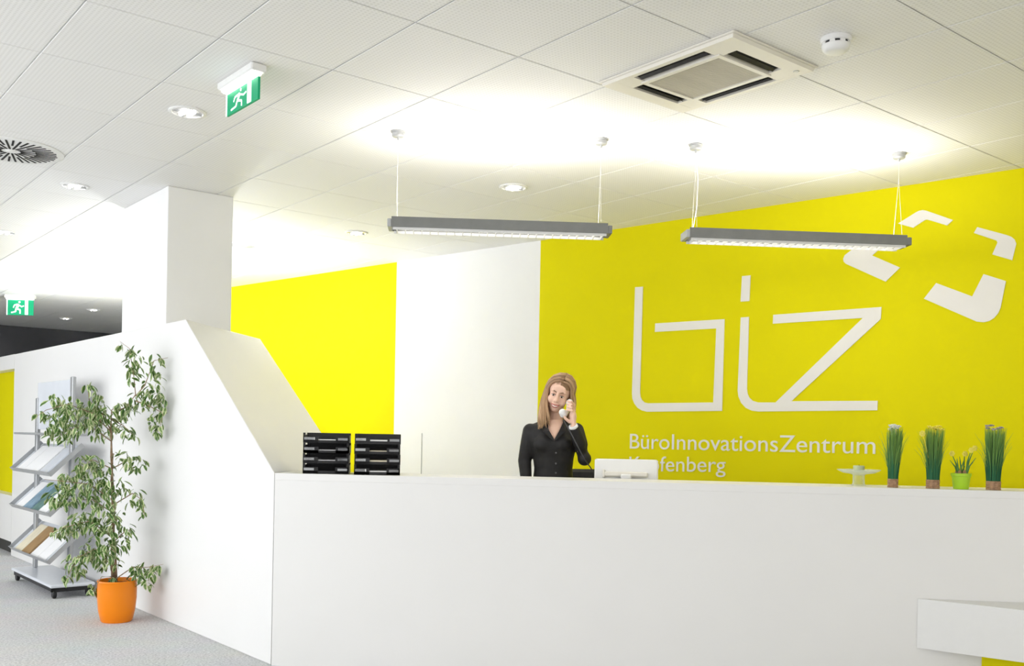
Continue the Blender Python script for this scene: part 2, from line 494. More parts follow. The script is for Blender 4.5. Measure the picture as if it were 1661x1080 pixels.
# counter
CL = 5.0                                                    # length
ctr = empty('reception_counter', K); ctr.rotation_euler = (0, 0, math.atan2(EC.y, EC.x))
tag(ctr, 'long white reception counter with a flat ledge along the front', 'counter')
mb = MB(); mb.box(.004, CL, 0, .10, 0, ZC - .04); mb.build('front_panel', 'counter', ctr)
mb = MB(); mb.box(.004, CL, 0, .36, ZC - .04, ZC, bev=.0012); mb.build('ledge', 'counter', ctr)
mb = MB(); mb.box(1.32, CL, .10, .56, .70, .74, bev=.004); mb.build('desk_top', 'counter', ctr)
mb = MB(); mb.box(CL - .04, CL, .10, .56, 0, .70); mb.build('end_panel', 'counter', ctr)
def cpt(a, d, z=0.0): return K + EC * a + EP * d + Vector((0, 0, z))


def ca(u):
    """distance along the counter front for pixel column u"""
    q = onplane(u, 780, K, EP); return (q - K).dot(EC)


# white bench that angles out of the counter
a0 = ca(1492)
b0 = cpt(a0, -.002)
zt, zb = .517, .262
WD = Vector((.80, -.60, 0)).normalized()
bench = empty('bench', b0); tag(bench, 'white wedge shaped bench box projecting from the counter at right', 'bench')
def bench_plan(inset_s, inset_n, L): return [b0 + EC * inset_s - EP * 0, b0 + EC * (L * WD.dot(EC)) - EP * 0, b0 + WD * L, ]
mb = MB(); e0 = b0; e1 = b0 + WD * 2.2; e2 = cpt(a0 + 2.2 * WD.dot(EC), -.002)
tri = [e0, e1, e2]
mb.add([z3(p, z) for z in (zb, zt) for p in tri], [(2, 1, 0), (3, 4, 5), (0, 1, 4, 3), (1, 2, 5, 4), (2, 0, 3, 5)])
o = mb.build('seat_box', 'plastic'); o.parent = bench; o.matrix_parent_inverse = Matrix.Translation(-bench.location)
f0 = cpt(a0 + .32, -.002); f1 = f0 + WD * 1.6; f2 = cpt(a0 + .32 + 1.6 * WD.dot(EC), -.002)
mb = MB(); mb.add([z3(p, z) for z in (0, zb) for p in (f0, f1, f2)], [(2, 1, 0), (3, 4, 5), (0, 1, 4, 3), (1, 2, 5, 4), (2, 0, 3, 5)])
o = mb.build('plinth', 'yellow'); o.parent = bench; o.matrix_parent_inverse = Matrix.Translation(-bench.location)
tag(o, 'yellow green plinth')

# ------------------------------------------------------------------ wall lettering
def wfr(a, b, d): return wallp(a, b, d)
def trace(pts, ox, oy, sc_): return [wallpx(ox + x / sc_, oy + y / sc_) for x, y in pts]


sign = empty('wall_lettering', wallp(6, 1.2), ); tag(sign, 'large white biz lettering with two lines of small text on yellow wall', 'lettering')
inv = Matrix.Translation(-sign.location)
def wsolid(name, pts, parent, inv_, m='logo'):
    mb = MB().prism(pts, .0005, .006, wfr); o = mb.build(name, m); o.parent = parent; o.matrix_parent_inverse = inv_; return o


LB = [(92, 108), (130, 105), (116, 620), (118, 640), (126, 657), (138, 668), (154, 672), (472, 668), (487, 308), (188, 325), (190, 284), (527, 263), (515, 709), (150, 713), (125, 707), (104, 694), (88, 673), (79, 650), (77, 625)]
LI = [(612, 54), (654, 50), (648, 175), (605, 178)]
LZ = [(606, 255), (646, 252), (636, 600), (639, 625), (648, 645), (664, 660), (690, 668), (775, 668), (1200, 257), (762, 285), (764, 242), (1290, 204), (1287, 262), (852, 662), (1272, 660), (1270, 706), (690, 712), (660, 708), (630, 694), (608, 670), (595, 640), (591, 610)]
for nm, pl in (('letter_b', LB), ('letter_i_dot', LI), ('letter_i_and_z', LZ)):
    wsolid(nm, trace(pl, 1000, 430, 3.0), sign, inv)


def textline(name, body, u0, u1, vbase0, vbase1, vtop):
    s0, z0 = wallpx(u0, vbase0); s1, z1 = wallpx(u1, vbase1); _, zt_ = wallpx(u0, vtop)
    cu = bpy.data.curves.new(name, 'FONT'); cu.body = body; cu.extrude = 0.0; cu.size = 1.0
    t = bpy.data.objects.new(name, cu); C.objects.link(t)
    bpy.context.view_layer.update()
    dg = bpy.context.evaluated_depsgraph_get(); me = bpy.data.meshes.new_from_object(t.evaluated_get(dg))
    C.objects.unlink(t); bpy.data.objects.remove(t)
    xs = [v.co.x for v in me.vertices]; x0, x1 = min(xs), max(xs)
    cap = .70                                               # cap height of the built-in face, refined below
    capv = [v.co.y for v in me.vertices if v.co.x < x0 + .5]
    cap = max(capv) if capv else .7
    ky = (zt_ - z0) / cap; kx = (s1 - s0) / (x1 - x0)
    for v in me.vertices:
        a = s0 + (v.co.x - x0) * kx
        v.co = wallp(a, z0 + (z1 - z0) * (a - s0) / (s1 - s0) + v.co.y * ky, .003)
    me.materials.clear(); me.materials.append(M['logo'])
    o = bpy.data.objects.new(name, me); C.objects.link(o); o.parent = sign; o.matrix_parent_inverse = inv
    so = o.modifiers.new('thickness', 'SOLIDIFY'); so.thickness = .003; so.offset = 0
    return o


textline('text_line', 'B\u00fcroInnovationsZentrum', 1022, 1420, 727.3, 736, 703.5)
textline('text_line', 'Kapfenberg', 1021, 1177, 763.5, 765.5, 740.5)

emb = empty('wall_emblem', wallp(8.2, 2.4)); tag(emb, 'four white angled corner pieces forming a tilted square emblem on wall', 'emblem')
inv2 = Matrix.Translation(-emb.location)
E1 = [(575, 210), (715, 122), (740, 109), (770, 103), (800, 108), (1012, 182), (965, 225), (815, 180), (800, 178), (785, 184), (695, 243)]
E2 = [(1205, 238), (1440, 302), (1475, 315), (1502, 337), (1515, 370), (1483, 502), (1325, 455), (1366, 362), (1358, 345), (1178, 285)]
E3 = [(878, 683), (1165, 790), (1255, 612), (1433, 668), (1390, 880), (1372, 922), (1340, 960), (1300, 985), (1255, 995), (1200, 990), (780, 808)]
E4 = [(300, 345), (470, 375), (368, 464), (590, 560), (475, 672), (158, 530), (141, 512), (138, 490), (150, 462)]
for pl in (E1, E2, E3, E4): wsolid('corner_piece', trace(pl, 1340, 320, 4.91), emb, inv2)

# ------------------------------------------------------------------ pendant luminaires
cup_px = [((646, 213), (975, 226)), ((1129, 234), (1458, 249))]
lamp_px = [((633, 352), (987, 366)), ((1112, 373), (1467, 386))]
lamp_lab = ['slim grey pendant luminaire hanging left, in front of the white wall field',
            'slim grey pendant luminaire hanging right, in front of the emblem']
for (c0, c1), (l0, l1), lab in zip(cup_px, lamp_px, lamp_lab):
    q0, q1 = atz(*c0, HC), atz(*c1, HC)
    e0, e1 = aty(*l0, q0.y), aty(*l1, q1.y)
    ax = Vector((e1.x - e0.x, e1.y - e0.y, 0)); L = ax.length; rzl = math.atan2(ax.y, ax.x)
    mid = (e0 + e1) / 2; zt_ = 2.565
    root = empty('pendant_luminaire', (mid.x, mid.y, zt_ - .06), rzl, label=lab, cat='lamp', group='pendant luminaires over the counter')
    hw = .07
    prof = [(-hw, 0), (-hw, .042), (-hw + .02, .06), (hw - .02, .06), (hw, .042), (hw, 0), (hw - .012, 0), (hw - .012, .04), (-hw + .012, .04), (-hw + .012, 0)]
    n = len(prof); mb = MB()
    prof = [(-hw, 0), (-hw, .042), (-hw + .008, .042), (-hw + .008, .06), (-hw + .02, .06), (-hw + .02, .036), (hw - .02, .036), (hw - .02, .06), (hw - .008, .06), (hw - .008, .042), (hw, .042), (hw, 0), (hw - .012, 0), (hw - .012, .030), (-hw + .012, .030), (-hw + .012, 0)]
    mb.prism(prof, -L / 2 + .012, L / 2 - .012, lambda a, b, d: Vector((d, a, b)))
    mb.build('housing', 'lampgrey', root)
    for sg in (-1, 1):
        m2 = MB(); m2.box(sg * L / 2 - .012, sg * L / 2 + .012, -hw - .001, hw + .001, -.001, .046, bev=.003); m2.build('end_cap', 'metal' if sg < 0 else 'lampgrey', root)
    nb = 26
    bl = MB(); bl.box(-.0015, .0015, -hw + .013, hw - .013, -.015, .004); bme = bl.mesh('louvre_blade'); bme.materials.append(M['chrome'])
    bme.materials.clear(); bme.materials.append(M['plastic'])
    for i in range(nb):
        o = bpy.data.objects.new('louvre_blade', bme); C.objects.link(o); o.parent = root; o.location = (-L / 2 + .04 + (L - .08) * i / (nb - 1), 0, -.001)
    for sg in (-1, 1):
        m2 = MB(); m2.box(-L / 2 + .02, L / 2 - .02, sg * (hw - .012) - .0015, sg * (hw - .012) + .0015, -.015, 0); m2.build('louvre_side', 'plastic', root)
        m2 = MB(); m2.tube([(-L / 2 + .05, sg * .04, .016), (L / 2 - .05, sg * .04, .016)], .008, 8); m2.build('tube', 'tube', root)
        m2 = MB(); m2.tube([(-L / 2 + .05, sg * .035, .05), (L / 2 - .05, sg * .035, .05)], .008, 8); m2.build('tube', 'tube', root)
    # light of the luminaire, up to the ceiling and down through the louvre
    for up, pw in ((1, 10.5), (-1, 2.2)):
        l = bpy.data.lights.new('luminaire_light', 'AREA'); l.shape = 'RECTANGLE'; l.size = L * .9; l.size_y = .1; l.energy = pw; l.color = (1, .96, .89)
        lo = bpy.data.objects.new('luminaire_light', l); C.objects.link(lo); lo.parent = root; lo.location = (0, 0, .064 if up > 0 else -.026)
        lo.rotation_euler = (PI, 0, 0) if up > 0 else (0, 0, 0)
    for qq, s in ((q0, -1), (q1, 1)):
        lx = (qq - mid).dot(ax.normalized())
        dz = HC - (zt_ - .06)
        m2 = MB(); m2.lathe([(.001, dz - .0005), (.041, dz - .0005), (.042, dz - .008), (.036, dz - .010), (.036, dz - .028), (.031, dz - .033), (.008, dz - .036), (.006, dz - .05), (.001, dz - .05)], 20, Matrix.Translation((lx, 0, 0)))
        autosmooth(m2.build('ceiling_cup', 'metal', root))
        wx = s * (L / 2 - .05)
        kx = lx; kz = dz - .16
        m2 = MB(); m2.tube([(lx, 0, dz - .045), (lx, 0, kz)], .0008, 5)
        for sg in (-1, 1): m2.tube([(lx, 0, kz), (lx, sg * (hw - .014), .058)], .0008, 5)
        m2.build('suspension_wire', 'plastic', root)
        if s < 0 and lab is lamp_lab[1]:
            m2 = MB(); m2.tube([(lx, 0.01, dz - .04), (lx + .02, .012, dz - .2), (lx + .016, .01, .2), (lx - .008, .012, .05)], .0025, 6); m2.build('power_cable', 'plastic', root)

# ------------------------------------------------------------------ ceiling cassette
A = [atz(*p, HC - .03) for p in ((968, 142), (1192, 62), (1328, 120), (1105, 184))]
cen = sum(A, Vector()) / 4
la, lb_ = .83, .625
root = empty('air_conditioner', (cen.x, cen.y, HC), math.atan2(-D1.y, -D1.x), label='cream ceiling cassette air conditioner with dark air slots', cat='air conditioner')
# local x along -D1 (towards the viewer right), local y along D2
def ring(mb, ox, oy, ix, iy, z0, z1):
    vs = []
    for z, (a, b) in ((z1, (ox, oy)), (z0, (ox - .006, oy - .006)), (z0, (ix, iy)), (z1, (ix, iy))):
        vs += [Vector((sx * a, sy * b, z)) for sx, sy in ((-1, -1), (1, -1), (1, 1), (-1, 1))]
    fs = []
    for l in range(3):
        for k in range(4): fs.append((l * 4 + k, l * 4 + (k + 1) % 4, (l + 1) * 4 + (k + 1) % 4, (l + 1) * 4 + k))
    return mb.add(vs, fs)


ox, oy = la / 2, lb_ / 2
gx, gy = .215, .165                                          # grille half size
sw, sg_ = .036, .030                                         # slot half width, gap from grille
mb = MB()
mb.box(-ox, ox, -oy, oy, -.010, -.0005, bev=.003)
mb.build('base_plate', 'cream', root)
mb = MB(); ring(mb, ox - .012, oy - .012, gx + sg_ + 2 * sw, gy + sg_ + 2 * sw, -.024, -.010); mb.build('outer_frame', 'cream', root)
mb = MB(); ring(mb, gx + sg_, gy + sg_, gx, gy, -.028, -.010); mb.build('grille_frame', 'cream', root)
mb = MB()
for sx in (-1, 1):
    for sy in (-1, 1):
        x0, x1 = sorted((sx * (gx + .0), sx * (gx + sg_ + 2 * sw))); y0, y1 = sorted((sy * gy, sy * (gy + sg_ + 2 * sw)))
        mb = MB(); mb.box(x0, x1, y0, y1, -.0235, -.010); mb.build('corner_block', 'cream', root)
for k, (cx_, cy_, hx, hy) in enumerate(((0, gy + sg_ + sw, gx, sw), (0, -gy - sg_ - sw, gx, sw), (gx + sg_ + sw, 0, sw, gy), (-gx - sg_ - sw, 0, sw, gy))):
    mb = MB(); mb.box(cx_ - hx, cx_ + hx, cy_ - hy, cy_ + hy, -.0125, -.0095); s = mb.build('air_slot', 'dark', root)
    mb = MB(); t = Matrix.Translation((cx_, cy_, -.020)) @ (Matrix.Rotation(.5 * (1 if cy_ > 0 else -1), 4, 'X') if hx > hy else Matrix.Rotation(-.5 * (1 if cx_ > 0 else -1), 4, 'Y'))
    hh = .010
    if hx > hy: mb.box(-hx + .01, hx - .01, -hh, hh, -.002, .002, t)
    else: mb.box(-hh, hh, -hy + .01, hy - .01, -.002, .002, t)
    mb.build('air_flap', 'black', root)
mb = MB(); mb.box(-gx, gx, -gy, gy, -.018, -.010); gr = mb.build('grille', mat('grille_tan', (.50, .46, .38), .6, noise=(60, .12)), root)
slat = MB(); slat.box(-gx, gx, -.0022, .0022, -.024, -.018); sme = slat.mesh('grille_slat'); sme.materials.append(mat('slat_tan', (.60, .56, .46), .5, noise=(30, .05)))
for i in range(30):
    o = bpy.data.objects.new('grille_slat', sme); C.objects.link(o); o.parent = gr; o.location = (0, -gy + .008 + (2 * gy - .016) * i / 29, 0)
mb = MB(); mb.lathe([(.015, -.0235), (.013, -.027), (.001, -.027)], 16, Matrix.Translation((ox - .07, oy - .075, 0))); mb.build('receiver', 'metal', root)

# ------------------------------------------------------------------ smoke detector
q = atz(1356, 62, HC)
root = empty('smoke_detector', (q.x, q.y, HC), 0, label='round white smoke detector on the ceiling beside the air conditioner', cat='smoke detector')
mb = MB(); mb.lathe([(.001, -.0005), (.065, -.0005), (.066, -.018), (.062, -.022)], 28); autosmooth(mb.build('base', 'plastic', root))
mb = MB(); mb.lathe([(.054, -.022), (.054, -.031)], 28); mb.build('vent_gap', 'black', root)
mb = MB()
for k in range(8):
    a = k * PI / 4 + .2; mb.box(-.011, .011, -.003, .003, -.032, -.021, Matrix.Rotation(a, 4, 'Z') @ Matrix.Translation((0, .056, 0)))
mb.build('vent_rib', 'plastic', root)
mb = MB(); mb.lathe([(.058, -.031), (.060, -.034), (.056, -.050), (.046, -.060), (.03, -.063), (.001, -.063)], 28); autosmooth(mb.build('cap', 'plastic', root))

# ------------------------------------------------------------------ downlights
def downlight_proto():
    r = bpy.data.objects.new('downlight', None); C.objects.link(r)
    mb = MB(); mb.lathe([(.100, -.0005), (.100, -.006), (.094, -.010), (.084, -.010), (.080, -.003), (.080, -.0005)], 32, closed=True); autosmooth(mb.build('trim_ring', 'plastic', r))
    mb = MB(); mb.lathe([(.081, -.0008), (.081, -.0035), (.001, -.002)], 32); mb.build('reflector', 'reflector', r)
    for sx in (-1, 1):
        mb = MB(); mb.tube([(-.045, sx * .022, -.008), (.045, sx * .022, -.008)], .011, 8); mb.build('bulb', 'bulb', r)
    mb = MB(); mb.box(-.002, .002, -.08, .08, -.012, -.003); mb.box(-.08, .08, -.002, .002, -.012, -.003); mb.build('cross_louvre', 'metal', r)
    return r


proto = downlight_proto()
dls = [((304, 181), 'large bright recessed downlight below the near exit sign', 0),
       ((121, 301), 'round recessed downlight between the swirl vent and the pillar', 0),
       ((8, 376), 'recessed downlight cut by the left picture edge', 0),
       ((833, 303), 'recessed downlight above the left pendant luminaire', 14),
       ((578, 377), 'recessed downlight just left of the left pendant luminaire', 45),
       ((400, 429), 'small recessed downlight right of the pillar, over the yellow field', 45),
       ((152, 502), 'distant recessed downlight in the grey ceiling nearest the pillar', 0),
       ((107, 516), 'distant recessed downlight close above the charcoal wall', 0),
       ((187, 456), 'tiny distant downlight at the left edge of the pillar', 0)]
for i, (p, lab, pw) in enumerate(dls):
    o = proto if i == 0 else copytree(proto)
    q = atz(*p, HC); o.location = (q.x, q.y, HC); o.rotation_euler = (0, 0, rz)
    tag(o, lab, 'downlight', 'recessed ceiling downlights')
    if pw:
        l = bpy.data.lights.new('downlight_spot', 'SPOT'); l.energy = pw; l.spot_size = 2.2; l.spot_blend = .8; l.color = (1, .96, .9); l.shadow_soft_size = .07
        lo = bpy.data.objects.new('downlight_spot', l); C.objects.link(lo); lo.parent = o; lo.location = (0, 0, -.02)

# ------------------------------------------------------------------ swirl vents
def vent(px, rad, lab, sm='dark'):
    q = atz(*px, HC); r = empty('swirl_vent', (q.x, q.y, HC), rz, label=lab, cat='air vent', group='swirl air vents in the ceiling')
    mb = MB(); mb.lathe([(.001, -.0005), (rad * 1.12, -.0005), (rad * 1.12, -.004), (rad * 1.08, -.008), (.001, -.008)], 40); autosmooth(mb.build('plate', 'plastic', r))
    s1 = MB(); s1.box(.20 * rad, .95 * rad, -.022 * rad, .022 * rad, -.0105, -.0078); me1 = s1.mesh('air_slot'); me1.materials.append(M[sm])
    s2 = MB(); s2.box(.52 * rad, .97 * rad, -.022 * rad, .022 * rad, -.0105, -.0078); me2 = s2.mesh('air_slot'); me2.materials.append(M[sm])
    for k in range(40):
        o = bpy.data.objects.new('air_slot', me2 if k % 2 else me1); C.objects.link(o); o.parent = r; o.rotation_euler = (0, 0, k * 2 * PI / 40)
    mb = MB(); mb.lathe([(.11 * rad, -.008), (.10 * rad, -.013), (.001, -.014)], 20); autosmooth(mb.build('hub', 'plastic', r))
    return r


vent((18, 243), .275, 'large round swirl air vent cut by the left picture edge')
vent((385, 397), .17, 'small round swirl air vent peeking out right of the pillar', 'metal')

# ------------------------------------------------------------------ exit signs
def exitsign(pa_, pb_, zbot, ztop, lab, facing):
    """hanging sign from pa_ (far end) to pb_ (near end) in plan"""
    a = Vector((pa_.x, pa_.y, 0)); b = Vector((pb_.x, pb_.y, 0)); t = b - a; L = t.length; t.normalize()
    r = empty('exit_sign', ((a.x + b.x) / 2, (a.y + b.y) / 2, HC), math.atan2(t.y, t.x), label=lab, cat='exit sign', group='green emergency exit signs')
    # local x along sign, local -y faces the viewer
    hh = HC
    mb = MB(); mb.box(-L / 2 - .02, L / 2 + .02, -.05, .03, ztop - hh + .02, -.0005, bev=.006); mb.build('housing', 'plastic', r)
    mb = MB(); mb.box(-L / 2 - .005, L / 2 + .005, -.035, .012, ztop - hh + .004, ztop - hh + .021, bev=.006); mb.build('light_tube', 'tube', r)
    z0, z1 = zbot - hh, ztop - hh
    mb = MB(); mb.box(-L / 2, L / 2, -.006, .006, z0, z1); pl = mb.build('sign_panel', 'exitgreen', r)
    ph = z1 - z0
    def fr(a_, b_, d): return Vector((-L / 2 + a_ * L, d, z0 + b_ * ph))
    mb = MB(); mb.prism([(.68, .04), (.80, .04), (.80, .97), (.68, .97)], -.008, -.0058, fr); mb.build('door_symbol', 'exitwhite', r)
    mb = MB(); mb.prism([(-.015, 0), (.02, 0), (.02, 1), (-.015, 1)], -.0075, -.0058, fr); mb.build('edge_strip', 'exitwhite', r)
    fig = MB()
    def st(p, q_, w):
        p = Vector(p); q_ = Vector(q_); d = (q_ - p); n_ = Vector((-d.y * ph, d.x * L)).normalized(); n_ = Vector((n_.x * w / L, n_.y * w / ph))
        fig.prism([tuple(p + n_), tuple(q_ + n_), tuple(q_ - n_), tuple(p - n_)], -.008, -.0058, fr)
    k = ph
    st((.36, .42), (.44, .72), .075 * k); st((.42, .70), (.56, .55), .04 * k); st((.56, .56), (.64, .62), .035 * k); st((.42, .72), (.28, .66), .04 * k); st((.28, .66), (.24, .48), .035 * k)
    st((.37, .44), (.50, .34), .05 * k); st((.50, .34), (.50, .10), .04 * k); st((.35, .42), (.32, .22), .05 * k); st((.32, .22), (.16, .16), .04 * k)
    fig.prism([(.47 + .07 * k / L * math.cos(i * PI / 5), .86 + .07 * math.sin(i * PI / 5)) for i in range(10)], -.008, -.0058, fr)
    fig.build('running_figure', 'exitwhite', r)
    return r


ea = Vector((-1.468, 4.945, 0)); eb = Vector((-1.238, 4.668, 0))
exitsign(ea, eb, 2.905, 3.012, 'lit green exit sign with running figure hanging near the large downlight', 0)
qf = atz(33, 478, HC)
exitsign(qf - Vector((.17, 0, 0)), qf + Vector((.17, 0.02, 0)), 2.80, 3.0, 'small distant green exit sign above the charcoal wall', 0)

# ------------------------------------------------------------------ letter trays
def tray_proto():
    r = bpy.data.objects.new('letter_tray', None); C.objects.link(r)
    w, d, h = .128, .145, .0572
    mb = MB(); mb.box(-w, w, -d, d, 0, .003); mb.box(-w, -w + .003, -d, d, 0, h - .012); mb.box(w - .003, w, -d, d, 0, h - .012); mb.box(-w, w, d - .003, d, 0, h)
    mb.box(-w, -w + .085, -d, -d + .003, 0, .036); mb.box(w - .075, w, -d, -d + .003, 0, .036); mb.box(-w, w, -d, -d + .003, 0, .016)
    for sx in (-1, 1):
        for sy in (-1, 1): mb.box(sx * w - (.012 if sx > 0 else 0), sx * w + (0 if sx > 0 else .012), sy * d - (.012 if sy > 0 else 0), sy * d + (0 if sy > 0 else .012), .0, h)
    mb.build('tray_body', 'black', r)
    return r


tw = (ca(563) - ca(490))
tp = tray_proto(); first = True
labs = {}
for col, (u0, u1) in enumerate(((491, 563), (571, 644))):
    ac_ = (ca(u0) + ca(u1)) / 2 - .048 + .012 * col
    for k in range(4):
        o = tp if first else copytree(tp); first = False
        o.location = cpt(ac_, .19, ZC + .001 + k * .0576) + EC * random.uniform(-.002, .002); o.rotation_euler = (0, 0, .13 + random.uniform(-.006, .006))
        pos = ('bottom', 'second from bottom', 'second from top', 'top')[k]
        tag(o, 'black plastic letter tray, %s of the stack %s' % (pos, 'beside the sloping partition' if col == 0 else 'nearer the woman'), 'letter tray', 'stacked black letter trays')
        w, d = .128, .145
        x0 = -w + .006; wl = random.uniform(.045, .062)
        if col == 0 or k != 2:
            mb = MB(); mb.box(x0, x0 + wl, -d - .0025, -d, .018, .032); mb.build('label', 'paper' if not (col == 0 and k == 0) else 'metal', o)
        mb = MB(); mb.box(w - .062, w - .008, -d - .0025, -d, .016, .029); mb.build('label', 'paper' if (col == 1 and k == 2) else 'metal', o)
        if not (col == 0 and k == 0):
            hpap = random.uniform(.019, .025)
            mb = MB(); mb.box(-w + .012, w - .02, -d + .006, d - .02, .0035, hpap); mb.build('paper_stack', 'paper' if col == 0 or k in (0, 3) else 'papercream', o)

# ------------------------------------------------------------------ monitor
am = (ca(961) + ca(1067)) / 2
mon = empty('computer_monitor', cpt(am, .43, .741), ctr.rotation_euler.z); tag(mon, 'white computer monitor seen from behind, rising above the counter', 'monitor')
mw = (ca(1067) - ca(961)) / 2 * 1.055
T = Matrix.Translation((0, 0, .293)) @ Matrix.Rotation(math.radians(-14), 4, 'X')
mb = MB(); mb.box(-mw, mw, -.012, .014, -.12, .167, T, bev=.008); o = mb.build('back_shell', 'plastic', mon)
mb = MB(); mb.box(-mw + .012, mw - .012, .013, .016, -.10, .155, T); mb.build('screen', 'black', mon)
mb = MB(); mb.box(-mw * .68, mw * .68, -.034, -.010, .056, .086, T, bev=.006); mb.box(-mw * .74, -mw * .66, -.03, -.01, .05, .10, T, bev=.004); mb.build('hinge_cover', 'cream', mon)
mb = MB(); mb.box(-.03, .03, -.03, .0, -.28, .08, Matrix.Translation((0, -.02, .29)), bev=.006); mb.build('stand_neck', 'plastic', mon)
mb = MB(); mb.box(-.12, .12, -.10, .08, .0005, .015, bev=.006); mb.build('stand_foot', 'plastic', mon)

# ------------------------------------------------------------------ glass dish with candle
def on_ledge(u, d=.10): return cpt(ca(u), d, ZC + .0005)
px2 = .00322
g = empty('glass_dish', on_ledge(1409, .235)); tag(g, 'clear glass pedestal dish holding a pale green candle', 'dish')
mb = MB(); mb.lathe([(.036, .0), (.037, .003), (.032, .012), (.031, .055), (.040, .062), (.085, .068), (.112, .082), (.116, .086), (.113, .087), (.084, .074), (.030, .067), (.001, .067)], 36); autosmooth(mb.build('bowl', 'glass', g), 40)
mb = MB(); mb.lathe([(.029, .0685), (.030, .071), (.030, .105), (.027, .108), (.001, .107)], 24); c = autosmooth(mb.build('candle', 'wax', g), 40)
mb = MB(); mb.tube([(0, 0, .106), (.001, 0, .114)], .0012, 6); mb.build('wick', 'black', c)

# ------------------------------------------------------------------ decorative grass bundles
def bundle(u, h, rb, rt, lab, petal, nfl, seed, lean):
    rnd = random.Random(seed)
    r = empty('grass_bundle', on_ledge(u, .085), 0, label=lab, cat='plant', group='upright grass bundles on the counter')
    mb = MB(); pr = []
    hb = .046
    for i in range(10):
        z = hb * i / 9; pr += [(rb + .0014 * math.sin(i * 2.6), z)]
    mb.lathe([(.001, 0)] + pr + [(.001, hb)], 24); mb.build('raffia_wrap', 'wrap', r)
    mb = MB()
    for k in range(420):
        a = rnd.uniform(0, 2 * PI); q_ = math.sqrt(rnd.random())
        x0, y0 = q_ * rb * .92 * math.cos(a), q_ * rb * .92 * math.sin(a)
        hh = h * (rnd.uniform(.80, .97) if rnd.random() < .8 else rnd.uniform(.55, .85)); sp = rt / rb * rnd.uniform(.85, 1.12)
        x1, y1 = x0 * sp + lean * rnd.uniform(.3, 1.2), y0 * sp
        pts = []; rd = []; at = []
        for i in range(5):
            t = i / 4; e = t * t * .6 + t * .4
            pts.append((x0 + (x1 - x0) * e, y0 + (y1 - y0) * e, hb * .7 + (hh - hb * .7) * t)); rd.append(.0019 * (1 - .75 * t)); at.append(min(1, max(0.02, (t - .35) * 1.1 + rnd.uniform(-.12, .2))))
        mb.tube(pts, rd, 3, attr=at)
    for k in range(26):
        a = rnd.uniform(0, 2 * PI); sp = rt * rnd.uniform(1.2, 1.75); hh = h * rnd.uniform(.6, .92)
        x0, y0 = rb * .85 * math.cos(a), rb * .85 * math.sin(a); x1, y1 = sp * math.cos(a), sp * math.sin(a)
        pts = [(x0, y0, hb * .7), (x0 * 1.15, y0 * 1.15, hh * .5), (x0 + (x1 - x0) * .5, y0 + (y1 - y0) * .5, hh * .82), (x1, y1, hh)]
        mb.tube(pts, [.0016, .0015, .001, .0004], 3, attr=[.1, .3, .7, .95])
    tag(mb.build('grass_blades', 'grass', r), kind='stuff')
    for k in range(nfl):
        a = rnd.uniform(0, 2 * PI); q_ = rnd.uniform(0, .75) * rt
        cx_, cy_, cz = q_ * math.cos(a) + lean, q_ * math.sin(a), h * rnd.uniform(.93, 1.0)
        m_ = MB()
        for j in range(7):
            b_ = j * 2 * PI / 7; rr = .0085
            m_.ell((cx_ + rr * math.cos(b_), cy_ + rr * math.sin(b_), cz + .003 * math.sin(3 * b_)), (.0065, .0065, .003), 6, 4)
        m_.ell((cx_, cy_, cz + .003), (.005, .005, .004), 6, 4); m_.tube([(cx_ * .5, cy_ * .5, h * .6), (cx_, cy_, cz)], .001, 4)
        m_.build('flower', petal, r)
    return r


bundle(1455, .330, .027, .046, 'tall green grass bundle with white flower heads, nearest the glass dish', 'petalwhite', 9, 1, .010)
b2 = bundle(1521, .330, .034, .056, 'tall green grass bundle with yellow flowers, between glass dish and lime pot', 'petalyellow', 8, 2, .004)
mb = MB()
for j in range(7):
    b_ = j * 2 * PI / 7; mb.ell((-.068 + .010 * math.cos(b_), -.02, .287 + .010 * math.sin(b_)), (.007, .003, .007), 6, 4)
mb.ell((-.068, -.024, .287), (.006, .005, .006), 6, 4); mb.tube([(-.03, -.01, .16), (-.05, -.015, .24), (-.066, -.018, .284)], .0012, 5); mb.build('flower', 'petalyellow', b2)
bundle(1621, .338, .036, .060, 'tall green grass bundle with greyish flower heads, rightmost on the counter', 'petalgrey', 6, 3, .006)

# lime pot with small narcissus
lp = empty('potted_narcissus', on_ledge(1569, .10)); tag(lp, 'small lime green pot with yellow narcissus between two grass bundles', 'plant')
mb = MB(); mb.lathe([(.001, .0), (.036, .0), (.038, .004), (.046, .066), (.050, .068), (.051, .082), (.046, .083), (.044, .068), (.001, .066)], 28); autosmooth(mb.build('pot', 'lime', lp), 40)
mb = MB(); mb.lathe([(.001, .067), (.0435, .067), (.038, .073), (.001, .076)], 20); mb.build('soil', 'soil', lp)
rnd = random.Random(5)
for k in range(5):
    a = k * 1.3; x, y = .02 * math.cos(a), .02 * math.sin(a)
    mb = MB(); mb.ell((x, y, .082), (.011, .011, .018), 8, 6); mb.build('bulb', 'brown', lp)
tips = [(-.055, .150, 0), (-.02, .135, 0), (.0, .17, 0), (.012, .15, 0), (.02, .185, 1), (.04, .205, 1), (.055, .14, 0), (-.05, .185, 1), (-.03, .16, 0), (.03, .12, 0), (.068, .165, 0), (.058, .215, 1)]
